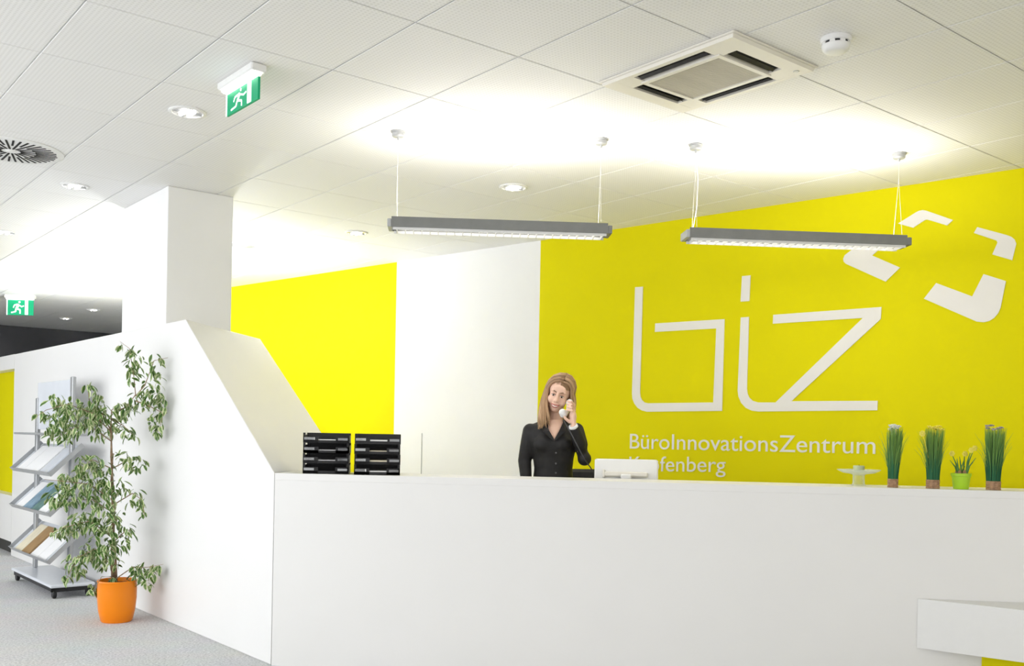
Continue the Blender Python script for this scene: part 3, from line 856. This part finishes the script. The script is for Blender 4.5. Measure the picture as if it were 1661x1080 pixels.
for (x1, z1, fl_) in tips:
    x0 = x1 * .35 + rnd.uniform(-.008, .008); y1 = rnd.uniform(-.025, .025)
    mb = MB(); mb.tube([(x0, y1 * .4, .080), (x0 + (x1 - x0) * .3, y1 * .6, .08 + (z1 - .08) * .5), (x1, y1, z1)], [.004, .0042, .0015], 5, flat=.4); mb.build('leaf', 'stem', lp)
    if fl_:
        mb = MB()
        for j in range(6):
            b_ = j * PI / 3; mb.ell((x1 + .009 * math.cos(b_), y1 - .004, z1 + .009 * math.sin(b_)), (.007, .003, .007), 6, 4)
        mb.ell((x1, y1 - .009, z1), (.005, .007, .005), 8, 5); mb.build('flower', 'petalyellow', lp)

# ------------------------------------------------------------------ brochure rack
rk = empty('brochure_rack', lwp(3.5, .235), math.atan2(-DL.y, -DL.x)); tag(rk, 'grey metal brochure rack on casters behind the potted ficus', 'rack')
# local x runs towards the viewer (-DL); local y towards the partition
hx = .60
mb = MB(); mb.box(-hx, hx, -.165, .165, .085, .11, bev=.006); mb.build('base_plate', 'acrylic', rk)
mb = MB(); mb.box(-hx + .03, hx - .03, -.15, -.12, .055, .085); mb.box(-hx + .03, hx - .03, .12, .15, .055, .085); mb.box(hx - .06, hx - .03, -.15, .15, .05, .085); mb.box(-hx + .03, -hx + .06, -.15, .15, .05, .085); mb.build('base_rail', 'black', rk)
cm = MB(); cm.lathe([(.001, -.014), (.028, -.014), (.033, -.010), (.033, .010), (.028, .014), (.001, .014)], 16, Matrix.Rotation(PI / 2, 4, 'X')); cme = cm.mesh('caster'); cme.materials.append(M['black'])
for x in (-hx + .05, hx - .05):
    for y in (-.125, .125):
        o = bpy.data.objects.new('caster', cme); C.objects.link(o); o.parent = rk; o.location = (x, y, .0335)
        mb = MB(); mb.box(-.012, .012, -.02, .02, .028, .055); mb.build('caster_fork', 'metal', o)
for x, z1 in ((-.5, 1.57), (.5, 1.72)):
    mb = MB(); mb.box(x - .03, x + .03, -.015, .015, .11, z1, bev=.005); mb.build('post', 'metal', rk)
mb = MB(); mb.box(-.50, .47, -.004, .004, 1.30, 1.70, bev=.002); mb.build('header_board', 'acrylic', rk)
mb = MB(); mb.box(-hx + .02, hx - .02, -.17, .10, 1.255, 1.272, bev=.004); mb.build('top_shelf', 'metal', rk)
rnd = random.Random(11)
books = {.95: ('paper', 'paper', 'paper', 'acrylic'), .64: ('paper', 'paperblue', 'papergreen', 'paper'), .275: ('papercream', 'brown', 'paper', 'paper')}
bcount = 0
for zl in (.95, .64, .275):
    ang = math.radians(44)
    T = Matrix.Translation((0, -.17, zl)) @ Matrix.Rotation(ang, 4, 'X')
    mb = MB(); mb.box(-hx + .02, hx - .02, 0, .33, -.004, 0, T); sh = mb.build('display_shelf', 'acrylic', rk)
    mb = MB(); mb.box(-hx + .02, hx - .02, -.006, .0, -.006, .035, T); mb.build('shelf_lip', 'metal', sh)
    for sx in (-1, 1):
        mb = MB(); mb.box(sx * (hx - .02) - .002, sx * (hx - .02) + .002, 0, .33, -.006, .03, T); mb.build('shelf_side', 'metal', sh)
    for i, mm in enumerate(books[zl]):
        cx_ = -.345 + i * .23; th = rnd.uniform(.006, .02)
        tb = Matrix.Translation(lwp(3.5, .235)) @ Matrix.Rotation(rk.rotation_euler.z, 4, 'Z') @ T
        mb = MB(); mb.box(-.105, .105, .0005, .29, .0005, th, bev=.001)
        o = mb.build('brochure', mm); o.matrix_world = tb @ Matrix.Translation((cx_, 0, 0))
        nm = {'paper': 'white', 'paperblue': 'blue', 'papergreen': 'dark green', 'papercream': 'cream', 'brown': 'brown', 'acrylic': 'pale grey'}[mm]
        place = ('far left', 'left middle', 'right middle', 'right, behind the ficus')[i]
        tag(o, '%s brochure pile on the %s tilted rack shelf, %s' % (nm, {.95: 'upper', .64: 'middle', .275: 'lowest'}[zl], place), 'brochure', 'brochures on the rack')

# ------------------------------------------------------------------ potted ficus
pot_c = lwp(1.78, .27)
fic = empty('potted_ficus', pot_c); tag(fic, 'tall variegated weeping fig in a glossy orange pot on the carpet', 'plant')
mb = MB(); mb.lathe([(.001, 0), (.095, 0), (.103, .008), (.120, .08), (.127, .16), (.128, .22), (.126, .268), (.130, .276), (.127, .284), (.118, .282), (.115, .25), (.001, .248)], 40); autosmooth(mb.build('pot', 'orange', fic), 40)
mb = MB(); mb.lathe([(.001, .249), (.1135, .249), (.11, .256), (.001, .262)], 24); mb.build('soil', 'soil', fic)
def fp(x, y, d=0.0):
    """crop coordinates (2x, origin 0,500) -> local point at the plant's depth + d"""
    return aty(x / 2, 500 + y / 2, pot_c.y + d) - pot_c


stems = [[(372, 890, 0), (366, 800, .01), (370, 700, -.01), (362, 600, .0), (365, 500, .005), (360, 400, 0), (362, 330, 0), (380, 318, 0)],
         [(378, 890, .02), (374, 790, -.012), (364, 690, .012), (368, 590, -.01), (360, 480, .0), (362, 400, 0.01), (330, 340, .02), (290, 300, .03), (285, 250, .03)],
         [(364, 890, -.02), (362, 780, .0), (372, 660, .01), (360, 560, .01), (368, 470, -.01)]]
tr = MB()
for s in stems:
    P_ = [fp(*p) for p in s]; n = len(P_); tr.tube(P_, [.008 - .005 * i / (n - 1) for i in range(n)], 7)
trunk = tr.build('trunk', 'bark', fic, smooth=True)
branches = [[(362, 340, 0), (410, 320, -.02), (440, 280, -.03), (432, 200, -.03), (420, 130, -.03), (390, 108, -.03)],
            [(440, 285, -.03), (470, 250, -.05), (500, 170, -.06), (545, 160, -.06)], [(440, 300, -.03), (490, 320, -.04), (530, 340, -.05), (515, 400, -.05)],
            [(360, 400, 0), (300, 340, -.05), (220, 310, -.08), (150, 330, -.10), (120, 350, -.1)], [(360, 430, 0), (290, 380, .02), (230, 390, .02), (170, 430, 0)],
            [(362, 520, 0), (300, 490, -.05), (260, 520, -.06)], [(364, 520, 0), (420, 490, .02), (460, 490, .02)], [(362, 620, 0), (290, 570, -.05), (200, 560, -.08), (145, 555, -.08)],
            [(364, 640, 0), (430, 600, -.03), (460, 620, -.05), (470, 680, -.05)], [(366, 740, 0), (290, 690, -.06), (210, 710, -.08), (170, 725, -.08)], [(366, 760, 0), (410, 720, -.02), (430, 720, -.02)],
            [(368, 840, 0), (310, 780, -.06), (250, 810, -.09), (215, 880, -.1)], [(372, 880, 0), (430, 840, -.04), (480, 840, -.06), (530, 830, -.06)], [(370, 870, 0), (330, 870, -.12), (300, 920, -.13)],
            [(362, 660, 0), (300, 620, .03), (220, 620, .02)], [(360, 360, 0), (400, 380, -.04), (430, 410, -.05)]]
br = MB()
for s in branches:
    P_ = [fp(*p) for p in s]; n = len(P_); br.tube(P_, [.0045 - .0032 * i / (n - 1) for i in range(n)], 5)
br.build('branches', 'bark', trunk)
clusters = [(430, 135, 32, 26, 9), (490, 165, 50, 22, 10), (430, 200, 26, 40, 20), (500, 235, 40, 36, 14), (470, 290, 55, 32, 30), (525, 315, 22, 42, 18), (500, 370, 32, 38, 18), (400, 325, 46, 24, 24), (395, 115, 14, 10, 3),
            (290, 255, 16, 22, 7), (310, 285, 20, 20, 8), (200, 300, 55, 26, 16), (250, 345, 85, 42, 85), (205, 395, 58, 36, 46), (305, 330, 45, 36, 36), (330, 385, 45, 45, 30), (405, 385, 34, 36, 14), (430, 410, 14, 14, 4), (145, 340, 26, 20, 8),
            (290, 505, 46, 36, 36), (440, 498, 34, 24, 18), (395, 475, 28, 22, 9), (240, 565, 66, 36, 48), (205, 608, 52, 34, 42), (310, 595, 56, 46, 40), (385, 580, 34, 40, 16), (440, 605, 34, 36, 14), (464, 648, 12, 30, 6), (340, 530, 30, 40, 18),
            (270, 690, 56, 34, 42), (210, 722, 42, 18, 22), (330, 680, 46, 46, 36), (390, 695, 34, 44, 14), (424, 738, 9, 26, 5), (310, 780, 48, 44, 42), (250, 822, 38, 36, 28), (216, 876, 18, 14, 7), (350, 800, 42, 46, 28), (395, 765, 18, 30, 8),
            (470, 845, 40, 26, 22), (522, 836, 14, 12, 5), (440, 850, 26, 22, 8), (298, 912, 16, 20, 7), (365, 882, 24, 12, 8), (478, 885, 18, 20, 7), (400, 885, 22, 10, 5), (358, 640, 24, 90, 20), (356, 740, 22, 60, 14)]
def leafgeo(n=5):
    """pointed oval leaf along +x, length 1, folded and arched"""
    vs = []; fs = []; at = []
    w = [0, .17, .23, .17, 0.0]
    for i in range(n):
        t = i / (n - 1); z = -.22 * t * t
        vs += [(t, -w[i], z + .06), (t, 0, z), (t, w[i], z + .06)] if 0 < i < n - 1 else [(t, 0, z)]
        at += [.62, .12, .62] if 0 < i < n - 1 else [.3]
    fs = [(0, 2, 1), (0, 3, 2), (1, 2, 5, 4), (2, 3, 6, 5), (4, 5, 8, 7), (5, 6, 9, 8), (7, 8, 10), (8, 9, 10)]
    return vs, fs, at


lv, lf, la_ = leafgeo()
variants = []
for k in range(4):
    mb = MB(); mb.add([(x, y * (1 + .12 * (k - 1.5)), z * (.6 + .5 * k)) for x, y, z in lv], lf, [a + .07 * (k - 1.2) for a in la_])
    me = mb.mesh('leaf', True); me.materials.append(M['leaf']); variants.append(me)
rnd = random.Random(21)
fol = MB(); nleaf = 0; total = []
for (cx_, cy_, rx, ry, n) in clusters:
    for k in range(int(n * 1.55)):
        a = rnd.uniform(0, 2 * PI); q_ = math.sqrt(rnd.random())
        dep = rnd.uniform(-.5, .5) * (rx + ry) * .0022
        total.append((cx_ + rx * q_ * math.cos(a), cy_ + ry * q_ * math.sin(a), dep - .02))
rnd.shuffle(total)
for i, (x, y, d) in enumerate(total):
    p = fp(x, y, d)
    off = (p + pot_c - K).dot(NL)
    if off < .06: p = p + NL * (.06 - off)
    yaw = rnd.uniform(0, 2 * PI); pitch = rnd.uniform(.25, 1.25); roll = rnd.uniform(-.7, .7); L = rnd.uniform(.045, .072)
    Rm = Matrix.Rotation(yaw, 4, 'Z') @ Matrix.Rotation(pitch, 4, 'Y') @ Matrix.Rotation(roll, 4, 'X')
    if i < 295:
        o = bpy.data.objects.new('leaf', variants[i % 4]); C.objects.link(o); o.parent = fic
        o.matrix_local = Matrix.Translation(p) @ Rm @ Matrix.Scale(L, 4)
    else:
        k = rnd.uniform(-.1, .1)
        T_ = Matrix.Translation(p) @ Rm @ Matrix.Scale(L, 4)
        fol.add([T_ @ Vector(v) for v in lv], lf, [a + k for a in la_])
tag(fol.build('foliage', 'leaf', fic, smooth=True), kind='stuff')


# ------------------------------------------------------------------ unseen uplighters added behind the partition to brighten ceiling and wall
def uplighter(x, y, pw, lab):
    r = empty('unseen_uplighter', (x, y, 0), .4, label=lab, cat='lamp', group='added uplighters')
    mb = MB(); mb.box(-.16, .16, -.12, .12, 0, .02, bev=.005); mb.build('base', 'metal', r)
    mb = MB(); mb.box(-.03, .03, -.02, .02, .02, 1.78, bev=.004); mb.build('pole', 'metal', r)
    mb = MB()
    mb.prism([(-.16, 0), (.16, 0), (.18, .06), (.172, .06), (.154, .01), (-.154, .01), (-.172, .06), (-.18, .06)], -.32, .32, lambda a, b, d: Vector((d, a, 1.78 + b)))
    mb.build('lamp_head', 'plastic', r)
    mb = MB(); mb.tube([(-.28, 0, 1.81), (.28, 0, 1.81)], .012, 8); mb.build('tube', 'tube', r)
    l = bpy.data.lights.new('added_uplight', 'AREA'); l.shape = 'RECTANGLE'; l.size = .6; l.size_y = .3; l.energy = pw; l.color = (.94, .97, 1); l.spread = math.radians(175)
    lo = bpy.data.objects.new('added_uplight', l); C.objects.link(lo); lo.parent = r; lo.location = (0, 0, 1.845); lo.rotation_euler = (PI, 0, 0)
    l = bpy.data.lights.new('added_side_glow', 'POINT'); l.energy = pw * .7; l.color = (.94, .97, 1); l.shadow_soft_size = .05  # extra point light above the head, added to spread light sideways onto the wall
    lo = bpy.data.objects.new('added_side_glow', l); C.objects.link(lo); lo.parent = r; lo.location = (0, 0, 1.95)
    return r


uplighter(-3.1, 9.4, 50, 'unseen uplighter added behind the pillar to brighten ceiling and wall')
uplighter(-5.6, 11.6, 62, 'unseen uplighter added behind the far end of the partition to brighten the ceiling')

# ------------------------------------------------------------------ the woman on the phone
PY = 6.05
pr0 = aty(900, 700, PY); PR = Vector((pr0.x, PY, 0))
person = empty('person', PR); tag(person, 'smiling woman with long light brown hair in black blouse, holding phone', 'person')
def pp(u, v, d=0.0):
    """picture position on the woman's depth -> her local coordinates, d metres behind"""
    q_ = aty(u, v, PY + d); return q_ - PR


def solid(name, mb, voxel, m, parent, smooth_it=4, fac=.5):
    """fuse overlapping pieces into one continuous skin"""
    me = mb.mesh(name); o = bpy.data.objects.new(name, me); C.objects.link(o)
    rm = o.modifiers.new('fuse', 'REMESH'); rm.mode = 'VOXEL'; rm.voxel_size = voxel
    sm = o.modifiers.new('soft', 'SMOOTH'); sm.iterations = smooth_it; sm.factor = fac
    bpy.context.view_layer.update()
    dg = bpy.context.evaluated_depsgraph_get(); nm = bpy.data.meshes.new_from_object(o.evaluated_get(dg))
    C.objects.unlink(o); bpy.data.objects.remove(o)
    nm.name = name; nm.materials.clear(); nm.materials.append(M[m]); nm.shade_smooth()
    return link(bpy.data.objects.new(name, nm), parent)


def limb(mb, pts, rad, n=14, flat=1.0):
    mb.tube(pts, rad, n, flat)
    for p, r in zip(pts, rad): mb.ell(p, (r, r, r), n, 10)


def loft(mb, rings, n=24):
    """rings: (center, rx, ry)"""
    vs = []; fs = []
    for c, rx, ry in rings:
        for k in range(n):
            a = 2 * PI * k / n; vs.append(Vector((c[0] + rx * math.cos(a), c[1] + ry * math.sin(a), c[2])))
    m = len(rings)
    for i in range(m - 1):
        for k in range(n): fs.append((i * n + k, i * n + (k + 1) % n, (i + 1) * n + (k + 1) % n, (i + 1) * n + k))
    fs.append(tuple(range(n - 1, -1, -1))); fs.append(tuple(range((m - 1) * n, m * n)))
    mb.add(vs, fs)


# head frame: leans towards the phone, looks down a little
HCn = pp(906.5, 640, 0)
HR = (Matrix.Rotation(math.radians(15), 4, 'Y') @ Matrix.Rotation(math.radians(-6), 4, 'Z') @ Matrix.Rotation(math.radians(12), 4, 'X'))
HM = Matrix.Translation(HCn) @ HR
R3 = HR.to_3x3()
def hp(x, y, z): return HM @ Vector((x, y, z))


body = MB()
def he(c, r): body.ell(hp(*c), r, 18, 12, R3)
he((0, .012, .030), (.071, .088, .082)); he((0, -.016, -.022), (.060, .070, .080)); he((0, -.044, -.078), (.032, .036, .030)); he((0, -.030, -.060), (.047, .048, .040))
for sx in (-1, 1):
    he((sx * .034, -.054, -.030), (.026, .026, .028)); he((sx * .026, -.074, .030), (.024, .012, .009)); he((sx * .070, .012, -.010), (.010, .018, .030))
    he((sx * .009, -.091, -.030), (.008, .009, .007))
he((0, -.072, .040), (.045, .016, .030))
for t in range(6):
    k = t / 5; he((0, -.081 - .020 * k, .020 - .046 * k), (.0075 + .003 * k, .010, .010))
he((0, -.080, -.053), (.024, .012, .014))
# neck, chest, trunk
nk0, nk1 = pp(899, 690, .025), hp(0, .018, -.07)
limb(body, [nk0, (nk0 + nk1) / 2, nk1], [.056, .048, .047])
def ring(u, v, rx, ry, d=0.0): return (pp(u, v, d), rx, ry)
loft(body, [ring(897, 682, .06, .05, .02), ring(896, 690, .13, .06, .02), ring(896, 700, .155, .085, .01), ring(896, 720, .140, .098), ring(897, 740, .120, .088), ring(897, 762, .110, .082), ring(897, 800, .135, .10), ring(897, 830, .16, .11), ring(897, 850, .15, .10)])
# arms inside the sleeves, hands bare
SL, EL, WL = pp(860, 699, .01), pp(851, 747, .03), pp(855, 797, -.07)           # her right arm, hanging to the desk
limb(body, [SL, EL, WL], [.044, .036, .024])
SR, ER, WR = pp(935, 698, .01), pp(948, 744, -.06), pp(930.5, 693, -.165)        # her left arm, bent up to the ear
limb(body, [SR, ER, WR], [.044, .036, .023])
# right hand resting at the desk
hd = (WL - EL).normalized()
limb(body, [WL, WL + hd * .05 + Vector((0, -.02, 0))], [.024, .030], flat=.6)
for k in range(4):
    b0_ = WL + hd * .07 + Vector((-.024 + .016 * k, -.03, 0)); limb(body, [b0_, b0_ + Vector((0, -.03, -.022)), b0_ + Vector((0, -.045, -.045 + .005 * abs(k - 1)))], [.0085, .008, .007], 8)
limb(body, [WL + hd * .02 + Vector((.02, -.02, 0)), WL + hd * .06 + Vector((.045, -.045, 0)), WL + hd * .085 + Vector((.05, -.06, 0))], [.010, .009, .008], 8)
# left hand closed around the handset
PAL = pp(929.5, 676, -.150)
body.tube([WR, pp(930.5, 687, -.160), PAL, pp(928.5, 670, -.138)], [.022, .027, .036, .034], 14, .55, up=(1, 0, 0))
body.ell(PAL, (.022, .026, .040), 12, 8)
# handset axis: mouth end near the chin, ear end at her left ear
MO, EA = pp(911.5, 672.5, -.150), pp(926.0, 653, -.060)
ha = (EA - MO).normalized()
for k in range(4):
    base = pp(932.5 - .3 * k, 671 - 4.8 * k, -.142 + .018 * k)
    mid_ = pp(928.0 - .5 * k, 666.0 - 4.8 * k, -.178 + .016 * k)
    tip = pp(920.0 + .5 * k, 664.5 - 4.5 * k, -.170 + .018 * k)
    limb(body, [base, mid_, tip], [.0092, .0087, .0078], 10)
limb(body, [pp(924, 684, -.165), pp(918.5, 680, -.168), pp(915.5, 676.5, -.166)], [.0115, .0098, .0085], 10)
# legs
for sx, u in ((-1, 880), (1, 914)):
    hip_ = pp(u, 845); ft = Vector((hip_.x + sx * .01, .0, .07))
    limb(body, [hip_, Vector((hip_.x + sx * .01, -.01, .48)), ft], [.075, .048, .032])
body_o = solid('body', body, .0036, 'skin', person, 4, .5)

# face details
for sx in (-1, 1):
    mb = MB(); mb.ell(hp(sx * .0265, -.0775, .004), (.0120, .007, .0046), 14, 8, R3); e = mb.build('eye', 'eyewhite', person, True)
    mb = MB(); mb.ell(hp(sx * .0265, -.0812, .002), (.0062, .0045, .0058), 12, 8, R3); mb.build('iris', 'iris', e, True)
    mb = MB(); mb.tube([hp(sx * (.0265 - .014), -.0815, .006), hp(sx * .0265, -.0865, .0105), hp(sx * (.0265 + .0145), -.077, .006)], [.0012, .0024, .0012], 6); mb.build('eyelash', 'brow', person, True)
    mb = MB(); mb.tube([hp(sx * .012, -.0875, .024), hp(sx * .028, -.086, .030), hp(sx * .044, -.071, .024)], [.0022, .0028, .0012], 6); mb.build('eyebrow', 'brow', person, True)
mb = MB()
mb.tube([hp(-.026, -.079, -.050), hp(-.014, -.0905, -.0525), hp(0, -.0945, -.054), hp(.014, -.0905, -.0525), hp(.026, -.079, -.050)], [.0015, .0032, .0036, .0032, .0015], 8)
mb.tube([hp(-.026, -.079, -.050), hp(-.013, -.0885, -.0645), hp(0, -.0925, -.068), hp(.013, -.0885, -.0645), hp(.026, -.079, -.050)], [.0015, .0036, .0046, .0036, .0015], 8)
mb.build('lips', 'lips', person, True)
mb = MB(); mb.tube([hp(-.021, -.0795, -.052), hp(-.011, -.0885, -.0585), hp(0, -.0915, -.061), hp(.011, -.0885, -.0585), hp(.021, -.0795, -.052)], [.002, .005, .0058, .005, .002], 8); mb.build('teeth', 'teeth', person, True)

# blouse: trunk and sleeves, open V at the neck
bl = MB()
loft(bl, [ring(897, 681, .060, .052, .022), ring(896.5, 686, .108, .064, .02), ring(896.5, 690.5, .142, .076, .015), ring(896.5, 702, .160, .098, .006), ring(896.5, 715, .152, .112, -.004), ring(897, 728, .142, .108, -.002), ring(897.5, 742, .127, .094), ring(897.5, 760, .119, .088), ring(897, 776, .124, .092), ring(897, 800, .148, .108), ring(897, 830, .172, .118)])
for sx in (-1, 1): bl.ell(pp(896.5 + sx * 14.5, 719, -.070), (.064, .052, .058), 16, 12)
limb(bl, [SL, (SL + EL) / 2, EL, (EL + WL) / 2, WL], [.048, .047, .043, .037, .031])
limb(bl, [SR, (SR + ER) / 2, ER, (ER + WR) / 2 + Vector((.003, 0, 0)), WR + (ER - WR) * .06], [.048, .047, .044, .040, .034])
blouse = solid('blouse', bl, .0055, 'blouse', person, 14, .5)
# cut the V neckline
cut = MB(); vtx = [pp(884.5, 681, 0), pp(913.5, 681, 0), pp(899, 713, 0)]
cut.add([Vector((p.x, y, p.z)) for y in (-.4, .035) for p in vtx], [(2, 1, 0), (3, 4, 5), (0, 1, 4, 3), (1, 2, 5, 4), (2, 0, 3, 5)])
cutter = cut.build('neckline_cutter', 'blouse', person)
bo = blouse.modifiers.new('neckline', 'BOOLEAN'); bo.operation = 'DIFFERENCE'; bo.object = cutter; bo.solver = 'EXACT'
bpy.context.view_layer.update()
dg = bpy.context.evaluated_depsgraph_get(); nm = bpy.data.meshes.new_from_object(blouse.evaluated_get(dg))
blouse.modifiers.clear(); blouse.data = nm
C.objects.unlink(cutter); bpy.data.objects.remove(cutter)
# bare skin inside the V sits just under the cloth
ch = MB(); loft(ch, [ring(899, 680, .050, .052, .012), ring(899, 688, .085, .066, .008), ring(899, 697, .082, .082, -.006), ring(899, 706, .055, .098, -.012), ring(899, 714, .03, .10, -.018)])
solid('chest', ch, .005, 'skin', person, 3, .5)
# collar flaps along the V
for sx in (-1, 1):
    tip = pp(899, 713, -.122); top = pp(899 + sx * 14.5, 685, -.045); out = pp(899 + sx * 18, 700, -.112); mid2 = pp(899 + sx * 8, 699, -.112)
    mb = MB()
    back = pp(899 + sx * 13, 679, .045)
    P1 = [back, top, mid2, tip]; P2 = [pp(899 + sx * 18, 684, .05), pp(899 + sx * 20, 690, -.055), out, tip + Vector((sx * .008, -.004, -.006))]
    for i in range(3):
        th = Vector((0, -.006, .002))
        a, b_, c_, d_ = P1[i], P1[i + 1], P2[i + 1], P2[i]
        mb.add([a, b_, c_, d_, a + th, b_ + th, c_ + th, d_ + th], [(3, 2, 1, 0), (4, 5, 6, 7), (0, 1, 5, 4), (1, 2, 6, 5), (2, 3, 7, 6), (3, 0, 4, 7)])
    mb.build('collar', 'blouse', blouse)
for v in (734, 751, 766):
    mb = MB(); c_ = pp(900.5, v, 0); c_.y = -.104 if v < 740 else -.094; mb.ell(c_, (.0065, .004, .0065), 12, 6); mb.build('button', 'button', blouse, True)
# pale cuff at the raised wrist
mb = MB(); fa_ = (ER - WR).normalized(); mb.tube([WR + fa_ * -.014, WR + fa_ * .006], [.0275, .029], 20); mb.build('cuff', 'paper', blouse, True)
# trousers and shoes
tz = MB()
loft(tz, [ring(897, 822, .168, .114), ring(897, 850, .178, .125), ring(897, 875, .165, .12)])
for sx, u in ((-1, 880), (1, 914)):
    hip_ = pp(u, 850); limb(tz, [hip_, Vector((hip_.x + sx * .01, -.01, .48)), Vector((hip_.x + sx * .01, 0, .09))], [.092, .066, .055])
solid('trousers', tz, .009, 'trouser', person, 3, .5)
for sx, u in ((-1, 880), (1, 914)):
    x = pp(u, 850).x + sx * .01; mb = MB(); mb.ell((x, -.05, .042), (.042, .125, .041), 16, 8); mb.build('shoe', 'black', person, True)

# hair: fitted cap plus many long locks from a parting
cap = MB(); cap.ell(hp(0, .016, .034), (.0795, .094, .089), 28, 20, R3)
cm_ = cap.mesh('hair_cap')
bm = bmesh.new(); bm.from_mesh(cm_); HI = HM.inverted()
dele = []
for f in bm.faces:
    c_ = HI @ f.calc_center_median()
    if c_.y < -.028 and c_.z < .085 - .35 * abs(c_.x) - (.02 if c_.x > 0 else 0) or (c_.z < -.03 and c_.y < .0): dele.append(f)
bmesh.ops.delete(bm, geom=dele, context='FACES'); bm.to_mesh(cm_); bm.free(); cm_.shade_smooth()
at = cm_.attributes.new('edge', 'FLOAT', 'POINT'); at.data.foreach_set('value', [.25] * len(cm_.vertices))
cm_.materials.append(M['hair']); link(bpy.data.objects.new('hair_cap', cm_), person)
rnd = random.Random(3)
def lockpath(side, t, lift, endp):
    """side -1 viewer left, +1 viewer right; t 0 front .. 1 back; follows the skull then hangs"""
    pts = []
    y0 = -.066 + .150 * t
    par = .012                                                # parting offset
    for k in range(5):
        th = (k / 4) * 1.62
        rx, rz = .0805 + lift, .091 + lift
        yy = y0 * (1 - .12 * k / 4) if t > .35 else y0 + .030 * (k / 4) ** 1.3
        sq = math.sqrt(max(.15, 1 - ((yy - .016) / (.097 + lift)) ** 2))
        pts.append(hp(par * (1 - k / 4) + side * rx * sq * math.sin(th), yy, .034 + rz * sq * math.cos(th)))
    last = pts[-1]
    for k in range(1, 6):
        q_ = k / 5; pts.append(last.lerp(endp, q_) + Vector((side * .012 * math.sin(PI * q_), -.006 * math.sin(PI * q_), 0)))
    return pts


hair = MB()
for k in range(230):
    t = rnd.random(); lf_ = rnd.uniform(.0, .010)
    if k < 150:
        f_ = rnd.random()
        en = pp(871 + 20 * f_ + 2 * (1 - t), rnd.triangular(678, 703, 694) - 7 * f_, -.105 + .125 * t + rnd.uniform(-.01, .01)); sd_ = -1
    elif k < 190:
        t = rnd.uniform(.6, 1); f_ = rnd.random(); en = pp(884 + 34 * f_, rnd.uniform(684, 694), .075 + rnd.uniform(-.01, .02)); sd_ = -1 if f_ < .6 else 1
    else:
        en = pp(rnd.uniform(921, 930), rnd.uniform(670, 686), -.0 + .07 * t + rnd.uniform(-.01, .01)); sd_ = 1
    P_ = lockpath(sd_, t, lf_, en); n = len(P_); tone = min(1, max(.02, rnd.gauss(.45, .28)))
    hair.tube(P_, [.0042 + .0035 * math.sin(PI * min(1, i / (n - 1) + .15)) for i in range(n - 1)] + [.0012], 6, .55, attr=[max(.02, min(1, tone - .18 + .4 * i / n)) for i in range(n)])
tag(hair.build('hair', 'hair', person, True), kind='stuff')

# handset (held) and telephone with its cord
hs = empty('telephone_handset', PR + MO); tag(hs, 'white telephone handset held to the woman\'s ear', 'handset')
dlt = EA - MO; L = dlt.length
hq = dlt.to_track_quat('Z', 'Y').to_matrix().to_4x4()
mb = MB(); pts = []; n = 11
for i in range(n):
    t = i / (n - 1); pts.append(Vector((0, -.020 * math.sin(PI * t), L * t)))
mb.tube([hq @ p for p in pts], [.016, .022, .022, .017, .014, .013, .014, .017, .022, .022, .016], 14)
mb.build('handle', 'handset', hs, True)
for t in (0.1, .9):
    mb = MB(); mb.ell(hq @ Vector((0, .008, L * t)), (.022, .016, .022), 14, 10); mb.build('ear_cup', 'handset', hs, True)
mb = MB(); mb.ell(hq @ Vector((0, -.02, L * .06)), (.006, .004, .006), 8, 6); mb.build('microphone_hole', 'metal', hs, True)
ph = cpt(ca(925), .44, .741)
tel = empty('desk_telephone', ph, ctr.rotation_euler.z); tag(tel, 'black desk telephone behind the monitor with a dark coiled cord', 'telephone')
mb = MB(); mb.prism([(-.11, .0005), (.11, .0005), (.11, .07), (.07, .085), (-.11, .03)], -.09, .09, lambda a, b, d: Vector((d, a, b))); mb.build('base', 'black', tel)
mb = MB()
for i in range(4):
    for j in range(3): mb.box(-.03 + j * .03, -.01 + j * .03, -.07 + i * .03, -.052 + i * .03, .05 + .008 * i, .056 + .008 * i)
mb.build('keypad', 'metal', tel)
rzc = Matrix.Rotation(-ctr.rotation_euler.z, 4, 'Z')
def tl(p): return rzc @ (p + PR - ph)
cpts = [pp(914, 681, -.165), pp(922, 695, -.215), pp(935, 720, -.235), pp(948, 745, -.225), pp(957, 757, -.20), pp(964, 768, -.17), pp(968, 790, -.15), ph - PR + Vector((0, 0, .07))]
mb = MB(); mb.tube([tl(p) for p in cpts], .0035, 6); mb.build('cord', mat('dark_cord', (.05, .05, .06), .5, noise=(40, .2)), tel, True)

# office chair behind the desk
chr_ = empty('office_chair', Vector((.40, 6.62, 0)), .15); tag(chr_, 'black office chair backrest showing between woman and monitor', 'chair')
mb = MB(); mb.box(-.23, .23, -.03, .03, .62, 1.105, bev=.02); mb.build('backrest', 'black', chr_)
mb = MB(); mb.box(-.24, .24, .03, .48, .44, .52, bev=.03); mb.build('seat', 'black', chr_)
mb = MB(); mb.box(-.03, .03, -.02, .02, .46, .64, bev=.004); mb.build('back_bracket', 'black', chr_)
mb = MB(); mb.lathe([(.001, .08), (.03, .08), (.03, .25), (.02, .25), (.02, .44), (.001, .44)], 14, Matrix.Translation((0, .25, 0))); mb.build('gas_column', 'metal', chr_)
for k in range(5):
    a = k * 2 * PI / 5; e = Vector((.26 * math.cos(a), .25 + .26 * math.sin(a), .07))
    mb = MB(); mb.tube([(0, .25, .10), e], [.022, .014], 8); lg = mb.build('leg', 'black', chr_)
    mb = MB(); mb.ell(e - Vector((0, 0, .04)), (.02, .02, .0295), 10, 8); mb.build('caster', 'black', lg)
